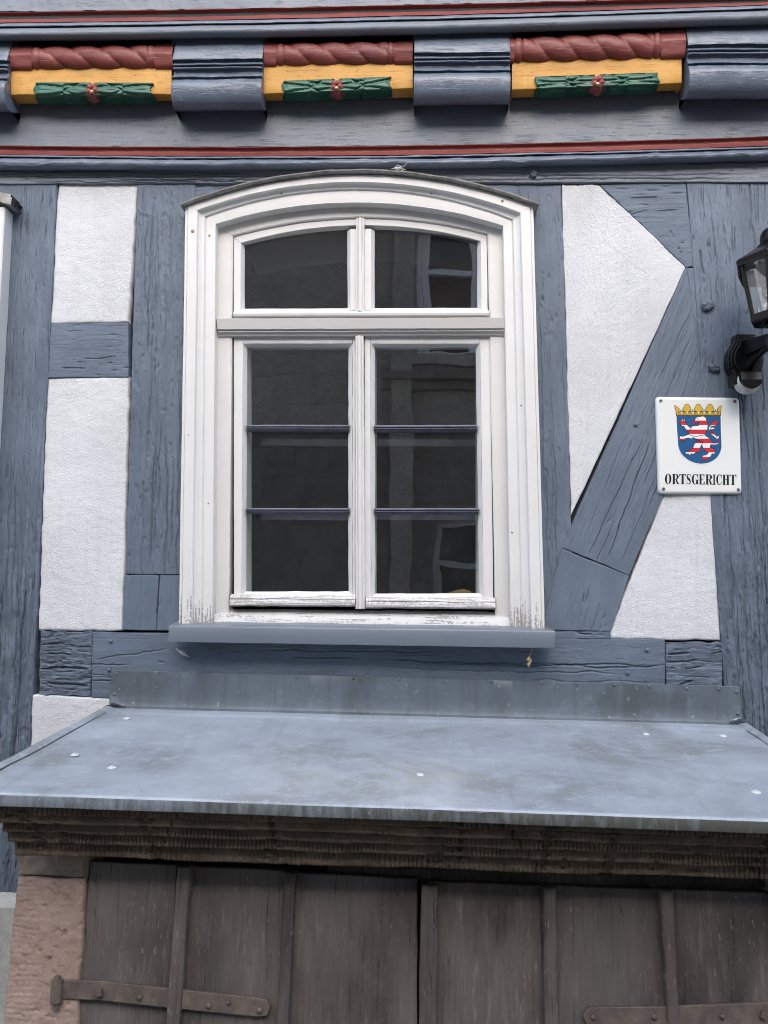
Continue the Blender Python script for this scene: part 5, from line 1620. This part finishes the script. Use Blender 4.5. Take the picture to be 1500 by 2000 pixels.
for k in range(6):
    k2 = (k + 1) % 6
    inn = lambda p, z, f=.94: np.array([LX + (p[0] - LX) * f, LY + (p[1] - LY) * f, z])
    def slab(name, h0, z0, h1, z1):
        a0, a1, b0, b1 = hexr(h0, z0)[k], hexr(h0, z0)[k2], hexr(h1, z1)[k], hexr(h1, z1)[k2]
        MB().hexa([a0, a1, b1, b0], [inn(a0, z0), inn(a1, z0), inn(b1, z1), inn(b0, z1)]).build(name, M['lampedge'], LAMP)
    slab('frieze', HWR - .003, zt, HWR - .005, zt - .010 if k in (0, 1, 2) else z_f)
    hs_ = lambda z: HB + (HT - HB) * (z - z_b) / (zt - z_b)
    slab('frame_rail', hs_(z_b + .020) + .001, z_b + .020, hs_(z_b) + .001, z_b)
    p, q_ = hexr(HT + .001, zt - .004)[k], hexr(HB + .002, z_b + .010)[k]
    e1 = hexr(1, 0)[k2] - hexr(1, 0)[k]; e2 = hexr(1, 0)[k - 1] - hexr(1, 0)[k]
    e1 = e1 / np.linalg.norm(e1) * .010; e2 = e2 / np.linalg.norm(e2) * .010
    cs = [0 * e1, e1, e1 + e2, e2]
    mb = MB().hexa([p + c_ for c_ in cs], [q_ + c_ for c_ in cs])
    bevel(mb.build('corner_post', M['lampedge'], LAMP), .0015, 2)
    g0, g1 = inn(hexr(HT, 0)[k], zt - .006), inn(hexr(HT, 0)[k2], zt - .006)
    h0, h1 = inn(hexr(hs_(z_b + .012), 0)[k], z_b + .012), inn(hexr(hs_(z_b + .012), 0)[k2], z_b + .012)
    MB().add([g0, g1, h1, h0], [(0, 1, 2, 3)]).build('pane', M['lampglass'], LAMP)
frust('lantern_base', HB - .001, z_b + .004, HB - .006, z_b - .004, M['lampblack'])
MB().lathe((LX, LY, z_b), [(.019, 0), (.019, .045), (.016, .05), (.016, .052)], 16).build('lamp_socket', M['lampblack'], LAMP, smooth=False)
BULB = glass_mat('bulb_glass', 1.6, .2, (.93, .92, .88))
MB().lathe((LX, LY, z_b + .05), [(.012, 0), (.016, .012), (.026, .028), (.0295, .044), (.026, .058), (.016, .069), (.004, .073)], 20).build('bulb', BULB, LAMP, smooth=True)
# stem, ball and arm
zs_ = z_b - .004
bz = P(1508, 668, .19)[2]
MB().lathe((LX, LY, bz), [(.004, -.040), (.010, -.036), (.020, -.026), (.025, -.010), (.024, .004), (.019, .014), (.0145, .020), (.0145, zs_ - bz - .012), (.022, zs_ - bz - .008), (.022, zs_ - bz + .002)], 20).build('stem', M['lampblack'], LAMP, smooth=True)
bp = np.array([Q(447, 1400, .05)[0], -.05, Q(447, 1400, .05)[2]])
# straight web of the arm and the curved rib under it
tipt = np.array([LX, LY, bz + .012])
arm = MB()
w = .011
upper = [bp + np.array([0, 0, .030]), tipt + np.array([0, .01, .018])]
lower = [bp + np.array([0, 0, -.022]), tipt + np.array([0, .012, -.016])]
side = np.array([1., 0, 0]) * w
arm.hexa([upper[0] - side, upper[1] - side, lower[1] - side, lower[0] - side], [upper[0] + side, upper[1] + side, lower[1] + side, lower[0] + side])
bevel(arm.build('arm', M['lampblack'], LAMP), .003, 2)
s0 = np.array([Q(475, 1610, .055)[0], -.056, Q(475, 1610, .055)[2]])
e0 = tipt + np.array([0, .02, -.012])
pts = []
for t in np.linspace(0, 1, 14):
    a = s0 * (1 - t) ** 2 + 2 * t * (1 - t) * (np.array([s0[0], -.115, e0[2] - .012])) + e0 * t ** 2
    pts.append(a)
MB().tube(pts, [.0085] * 14, 10).build('arm_rib', M['lampblack'], LAMP, smooth=True)
# motion sensor: hood and lens
sc_ = Q(462, 1750, .085)
ctr = np.array([sc_[0], -.075, sc_[2]])
MB().lathe(ctr + np.array([0, .004, .002]), [(.0385 * math.sin(a_), -.0385 * math.cos(a_)) for a_ in np.linspace(.03, 2.2, 16)], 24, (0, 0, 1)).build('sensor_lens', M['lens'], LAMP, smooth=True)
Dsh = []
rd = .0325
for k in range(15):
    a = math.pi + math.pi * k / 14
    Dsh.append(ctr + np.array([rd * math.cos(a), -.036, .006 + rd * 1.02 * math.sin(a)]))
Dsh += [ctr + np.array([rd * .98, -.030, .026]), ctr + np.array([-rd * .98, -.030, .026])]
bevel(MB().prism(Dsh, (0, .05, .004)).build('sensor_hood', M['lampblack'], LAMP), .004, 3)
mb = MB().box((ctr[0] - .044, -.085, ctr[2] - .008), (ctr[0] - .030, -.030, ctr[2] + .028))
bevel(mb.build('sensor_bracket', M['lampblack'], LAMP), .003, 2)
mb = MB().box((ctr[0] + .030, -.085, ctr[2] - .008), (ctr[0] + .040, -.030, ctr[2] + .026))
bevel(mb.build('sensor_bracket', M['lampblack'], LAMP), .003, 2)
mb = MB().box((ctr[0] - .028, -.06, ctr[2] + .0), (ctr[0] + .028, -.02, ctr[2] + .032))
bevel(mb.build('sensor_neck', M['lampblack'], LAMP), .003, 2)
for x, y in ((290, 1642), (585, 1655)):
    MB().lathe(Q(x, y, .037), [(.003, 0), (.0028, .002), (.001, .0028)], 9, (0, -1, 0)).build('screw', M['screw'], LAMP)

# ------------------------------------------------------------------ small finds
mb = MB()
a = P(1040, 1268, .06)
pts = [a, P(1036, 1276, .058), P(1034, 1283, .055)]
mb.tube(pts, .0012, 5)
mb.tube([P(1034, 1282, .055), P(1031, 1288, .058), P(1035, 1293, .055), P(1032, 1298, .056), P(1033, 1303, .055)], [.002, .0058, .0042, .005, .0015], 7)
mb.tube([P(1036, 1285, .052), P(1037, 1290, .05), P(1035, 1296, .052)], [.002, .0035, .001], 6)
o = mb.build('dry_leaf', M['straw']); o['label'] = 'curled dry leaf hanging by a thread under the window sill'; o['category'] = 'leaf'
rr = random.Random(4)
mb = MB()
path = [(344, 1267), (350, 1272), (356, 1275), (362, 1279), (369, 1283)]
mb.tube([P(x, y, .012) for x, y in path], [.0012, .0022, .0045, .003, .001], 6)
for k in range(9):
    x, y = rr.uniform(352, 362), rr.uniform(1272, 1280)
    mb.tube([P(x, y, .014), P(x + rr.uniform(-6, 6), y + rr.uniform(-4, 6), .012)], .0009, 4)
o = mb.build('cobweb', M['web']); o['label'] = 'pale tuft of cobweb on the blue rail under the left end of the sill'; o['category'] = 'cobweb'
mb = MB()
for k in range(14):
    x, y = rr.uniform(770, 786), rr.uniform(325, 332)
    mb.tube([P(x, y, .055), P(x + rr.uniform(-10, 10), y + rr.uniform(-6, 5), .06)], [.002, .0008], 4)
mb.tube([P(783, 330, .058), P(795, 319, .066)], .0012, 4)
mb.tube([P(772, 330, .06), P(784, 329, .06)], [.004, .003], 6)
o = mb.build('cobweb', M['web']); o['label'] = 'dusty cobweb with straws on top of the window arch'; o['category'] = 'cobweb'

# ------------------------------------------------------------------ rest of the house (outside the picture)
zu = P(750, -240, .22)[2]
mb = MB().box((-4.2, -D0 + .016, zu), (4.2, .26, 6.6)); mb.build('upper_wall', M['plaster'], HOUSE)
mb = MB().box((-4.2, -D0 + .02, P(750, 36, D0)[2]), (4.2, .26, zu - .001)); mb.box((-4.2, .004, P(750, 180, .1)[2]), (4.2, .26, P(750, 36, D0)[2] - .001)); mb.build('jetty_core', M['core'], HOUSE)
mb = MB().hexa([(-4.5, -.55, 6.55), (4.5, -.55, 6.55), (4.5, 3.6, 10.2), (-4.5, 3.6, 10.2)], [(-4.5, -.45, 6.45), (4.5, -.45, 6.45), (4.5, 7.8, 6.45), (-4.5, 7.8, 6.45)])
mb.build('roof', M['roofing'], HOUSE)
mb = MB().box((-4.2, .27, 0), (-4.0, 7.4, 6.6)); mb.box((4.0, .27, 0), (4.2, 7.4, 6.6)); mb.box((-4.0, 7.2, 0), (4.0, 7.4, 6.6)); mb.build('outer_wall', M['plaster'], HOUSE)
xl_, xr_ = P(-150, 800)[0], P(1700, 800)[0]
mb = MB().box((-4.2, -.002, .75), (xl_, .03, P(-200, 362)[2])); mb.build('plaster_panel', M['plaster'], HOUSE)
mb = MB().box((xr_, -.002, .75), (4.2, .03, P(1700, 362)[2])); mb.build('plaster_panel', M['plaster'], HOUSE)
zp = P(8, 1765, .075)[2]
xj = PD(50, 1750, .06)[0]
mb = MB()
for x0, x1 in ((-4.2, xj), (PD(1600, 1750)[0], 4.2)):
    mb = MB()
    mb.hexa([(x0, -.075, 0), (x1, -.075, 0), (x1, -.075, zp - .012), (x0, -.075, zp - .012)], [(x0, .034, 0), (x1, .034, 0), (x1, .034, zp + .01), (x0, .034, zp + .01)])
    mb.build('plinth', M['plinth'], HOUSE)
t = NT('lane_paving'); o_ = t.coord('World')
vv = t.voro(o_, 9.0); n1 = t.noise(o_, 3, 4)
t.fin(t.mixc(t.ramp(vv, [(.0, 1.), (.55, .35)]), (.10, .09, .08), t.mixc(n1, (.36, .335, .295), (.46, .42, .365))), .85, t.bump(vv, -.6, .02))
mb = MB().add([(-60, -40, 0), (60, -40, 0), (60, 40, 0), (-60, 40, 0)], [(0, 1, 2, 3)])
o = mb.build('lane', t.m); o['kind'] = 'structure'

# ------------------------------------------------------------------ the house across the lane: it shows as a reflection in the panes
YO = -7.0
OPP = empty('stone_house', (0, YO, 0), 'grey stone house across the lane, seen mirrored in the window panes', 'house')
def opp(px, py):
    p = P(px, py, DG); d = p - CAM
    k = (p[1] - YO) / d[1]
    return np.array([p[0] + d[0] * k, YO, p[2] + d[2] * k])
ostone = stone_mat('grey_ashlar', (.33, .30, .265), (.52, .48, .425), (.14, .125, .11), 1.0, .75)
ostone_shaded = stone_mat('shade_toned_ashlar', (.13, .115, .10), (.24, .212, .18), (.06, .055, .05), 1.0, .6)  # darker copy for low courses: weaker skylight put into the stone colour
for m_ in (ostone, ostone_shaded):
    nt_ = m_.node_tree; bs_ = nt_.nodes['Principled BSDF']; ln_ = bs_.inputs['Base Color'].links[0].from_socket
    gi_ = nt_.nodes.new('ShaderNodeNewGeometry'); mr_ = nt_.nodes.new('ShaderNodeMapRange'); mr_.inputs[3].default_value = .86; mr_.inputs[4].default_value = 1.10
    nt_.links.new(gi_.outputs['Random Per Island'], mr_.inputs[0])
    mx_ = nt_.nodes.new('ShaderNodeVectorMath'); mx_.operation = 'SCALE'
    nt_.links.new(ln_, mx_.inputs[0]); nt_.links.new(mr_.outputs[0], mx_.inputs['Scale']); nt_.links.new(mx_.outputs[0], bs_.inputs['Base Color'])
odark = plain('dark_window_glass', (.012, .015, .02), .08)
owhite_ = plain('white_frame', (.86, .87, .88), .5)
u0, u1 = opp(816, 440), opp(968, 694)
l0, l1 = opp(848, 1012), opp(1010, 1190)
XU0, XU1, ZU1, ZU0 = u0[0], u1[0], u0[2] + .35, u1[2]
XL0, XL1, ZL1, ZL0 = l0[0], l1[0], l0[2], max(.3, l1[2] - .5)
HO = 6.3
mb = MB()
holes = [(XU0, XU1, ZU0, ZU1), (XL0, XL1, ZL0, ZL1)]
hx = sorted([XU0, XU1, XL0, XL1]); 
rr = random.Random(9)
# ashlar courses with joints, cut at the openings
zc_ = 0.0; courses = []
while zc_ < HO:
    hgt = rr.uniform(.26, .40); courses.append((zc_, min(HO, zc_ + hgt))); zc_ += hgt
stones, stones_low = MB(), MB()
for (za, zb) in courses:
    x = -9.0
    while x < 9.0:
        w = rr.uniform(.35, .85); xa, xb_ = x, min(9.0, x + w); x += w
        segs = [(xa, xb_)]
        for (h0_, h1_, q0, q1) in holes:
            if zb <= q0 + .02 or za >= q1 - .02: continue
            ns = []
            for a_, b_ in segs:
                if b_ <= h0_ or a_ >= h1_: ns.append((a_, b_)); continue
                if a_ < h0_: ns.append((a_, h0_))
                if b_ > h1_: ns.append((h1_, b_))
            segs = ns
        for a_, b_ in segs:
            if b_ - a_ < .03: continue
            pr = rr.uniform(-.003, .003)
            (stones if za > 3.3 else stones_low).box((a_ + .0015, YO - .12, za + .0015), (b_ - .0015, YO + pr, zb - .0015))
o = stones.build('ashlar_stones', ostone, OPP); o['kind'] = 'stuff'
o = stones_low.build('ashlar_stones', ostone_shaded, OPP); o['kind'] = 'stuff'
mb = MB().box((-9, YO - .5, 0), (min(XU0, XL0), YO - .03, HO)); mb.box((max(XU1, XL1), YO - .5, 0), (9, YO - .03, HO))
mb.box((min(XU0, XL0), YO - .5, ZL0), (XL0, YO - .03, ZL1)); mb.box((XL1, YO - .5, ZL0), (max(XU1, XL1), YO - .03, ZL1)); mb.box((min(XU0, XL0), YO - .5, ZU0), (XU0, YO - .03, ZU1)); mb.box((XU1, YO - .5, ZU0), (max(XU1, XL1), YO - .03, ZU1))
mb.box((min(XU0, XL0), YO - .5, ZL1), (max(XU1, XL1), YO - .03, ZU0)); mb.box((min(XU0, XL0), YO - .5, 0), (max(XU1, XL1), YO - .03, ZL0)); mb.box((min(XU0, XL0), YO - .5, ZU1), (max(XU1, XL1), YO - .03, HO))
mb.build('wall', plain('mortar', (.26, .24, .21), .9), OPP)
mb = MB().hexa([(-9.2, YO + .4, HO), (9.2, YO + .4, HO), (9.2, YO - 4, HO + 2.0), (-9.2, YO - 4, HO + 2.0)], [(-9.2, YO + .3, HO - .1), (9.2, YO + .3, HO - .1), (9.2, YO - 8, HO - .1), (-9.2, YO - 8, HO - .1)])
mb.build('roof', M['roofing'], OPP)
def owin(x0, x1, z0, z1, bars_x, bars_z, label, owhite=None):
    owhite = owhite or owhite_
    w = empty('window', ((x0 + x1) / 2, YO - .1, (z0 + z1) / 2), parent=OPP, label=label)
    MB().add([(x0, YO - .2, z0), (x1, YO - .2, z0), (x1, YO - .2, z1), (x0, YO - .2, z1)], [(0, 1, 2, 3)]).build('pane', odark, w)
    f_ = MB()
    t_ = .075
    f_.box((x0, YO - .19, z0), (x0 + t_, YO - .10, z1)); f_.box((x1 - t_, YO - .19, z0), (x1, YO - .10, z1)); f_.box((x0 + t_, YO - .19, z0), (x1 - t_, YO - .10, z0 + t_)); f_.box((x0 + t_, YO - .19, z1 - t_), (x1 - t_, YO - .10, z1))
    f_.build('frame', owhite, w)
    for b in bars_x: MB().box((b - .045, YO - .195, z0 + t_), (b + .045, YO - .11, z1 - t_)).build('bar', owhite, w)
    for b in bars_z: MB().box((x0 + t_, YO - .193, b - .03), (x1 - t_, YO - .12, b + .03)).build('bar', owhite, w)
    MB().box((x0 - .15, YO - .1, z0 - .14), (x1 + .15, YO + .13, z0 - .01)).build('sill', ostone, w)
    return w
owin(XU0, XU1, ZU0, ZU1, [opp(926, 560)[0], opp(834, 560)[0]], [opp(860, 524)[2]], 'upper white barred window across the lane')
wl = owin(XL0, XL1, ZL0, ZL1, [opp(945, 1100)[0]], [opp(880, 1106)[2]], 'lower window across the lane with a warm lit arch', plain('dimmed_white_frame', (.42, .42, .42), .6))  # white frame greyed, its dim reflection put into the colour
# pilaster beside the upper window and a moulded ledge under it
pa, pb = opp(768, 560)[0], opp(808, 560)[0]
MB().box((pa, YO - .02, 0), (pb, YO + .16, HO - .05)).build('pilaster', ostone, OPP)
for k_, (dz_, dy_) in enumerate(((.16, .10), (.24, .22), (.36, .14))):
    MB().box((XU0 - .42, YO - .02, ZU0 - dz_ - .10), (XU1 + .42, YO + dy_, ZU0 - dz_)).build('ledge', ostone_shaded, OPP)
# arch strip with its own glow on the lower pane, standing in for a lit arch
t = NT('arch_glow'); em = t.n('ShaderNodeEmission'); em.inputs[0].default_value = (1.0, .80, .38, 1); em.inputs[1].default_value = .28; t.l(em.outputs[0], t.out.inputs[0])
c0, c1, cb = opp(872, 1130), opp(925, 1130), opp(872, 1156)
c0, c1, cb = opp(868, 1143), opp(930, 1143), opp(868, 1158)
def lit_arc(f):
    cx_, hw_ = (c0[0] + c1[0]) / 2, abs(c1[0] - c0[0]) / 2 * f
    return [np.array([cx_ - hw_ * math.cos(math.pi * k / 18), YO - .194, cb[2] - .04 + (c0[2] - cb[2]) * f * math.sin(math.pi * k / 18)]) for k in range(19)]
A_, B_ = lit_arc(1.0), lit_arc(.5)
MB().add(A_ + B_, [(k, k + 1, 20 + k, 19 + k) for k in range(18)]).build('lit_arch', t.m, wl)
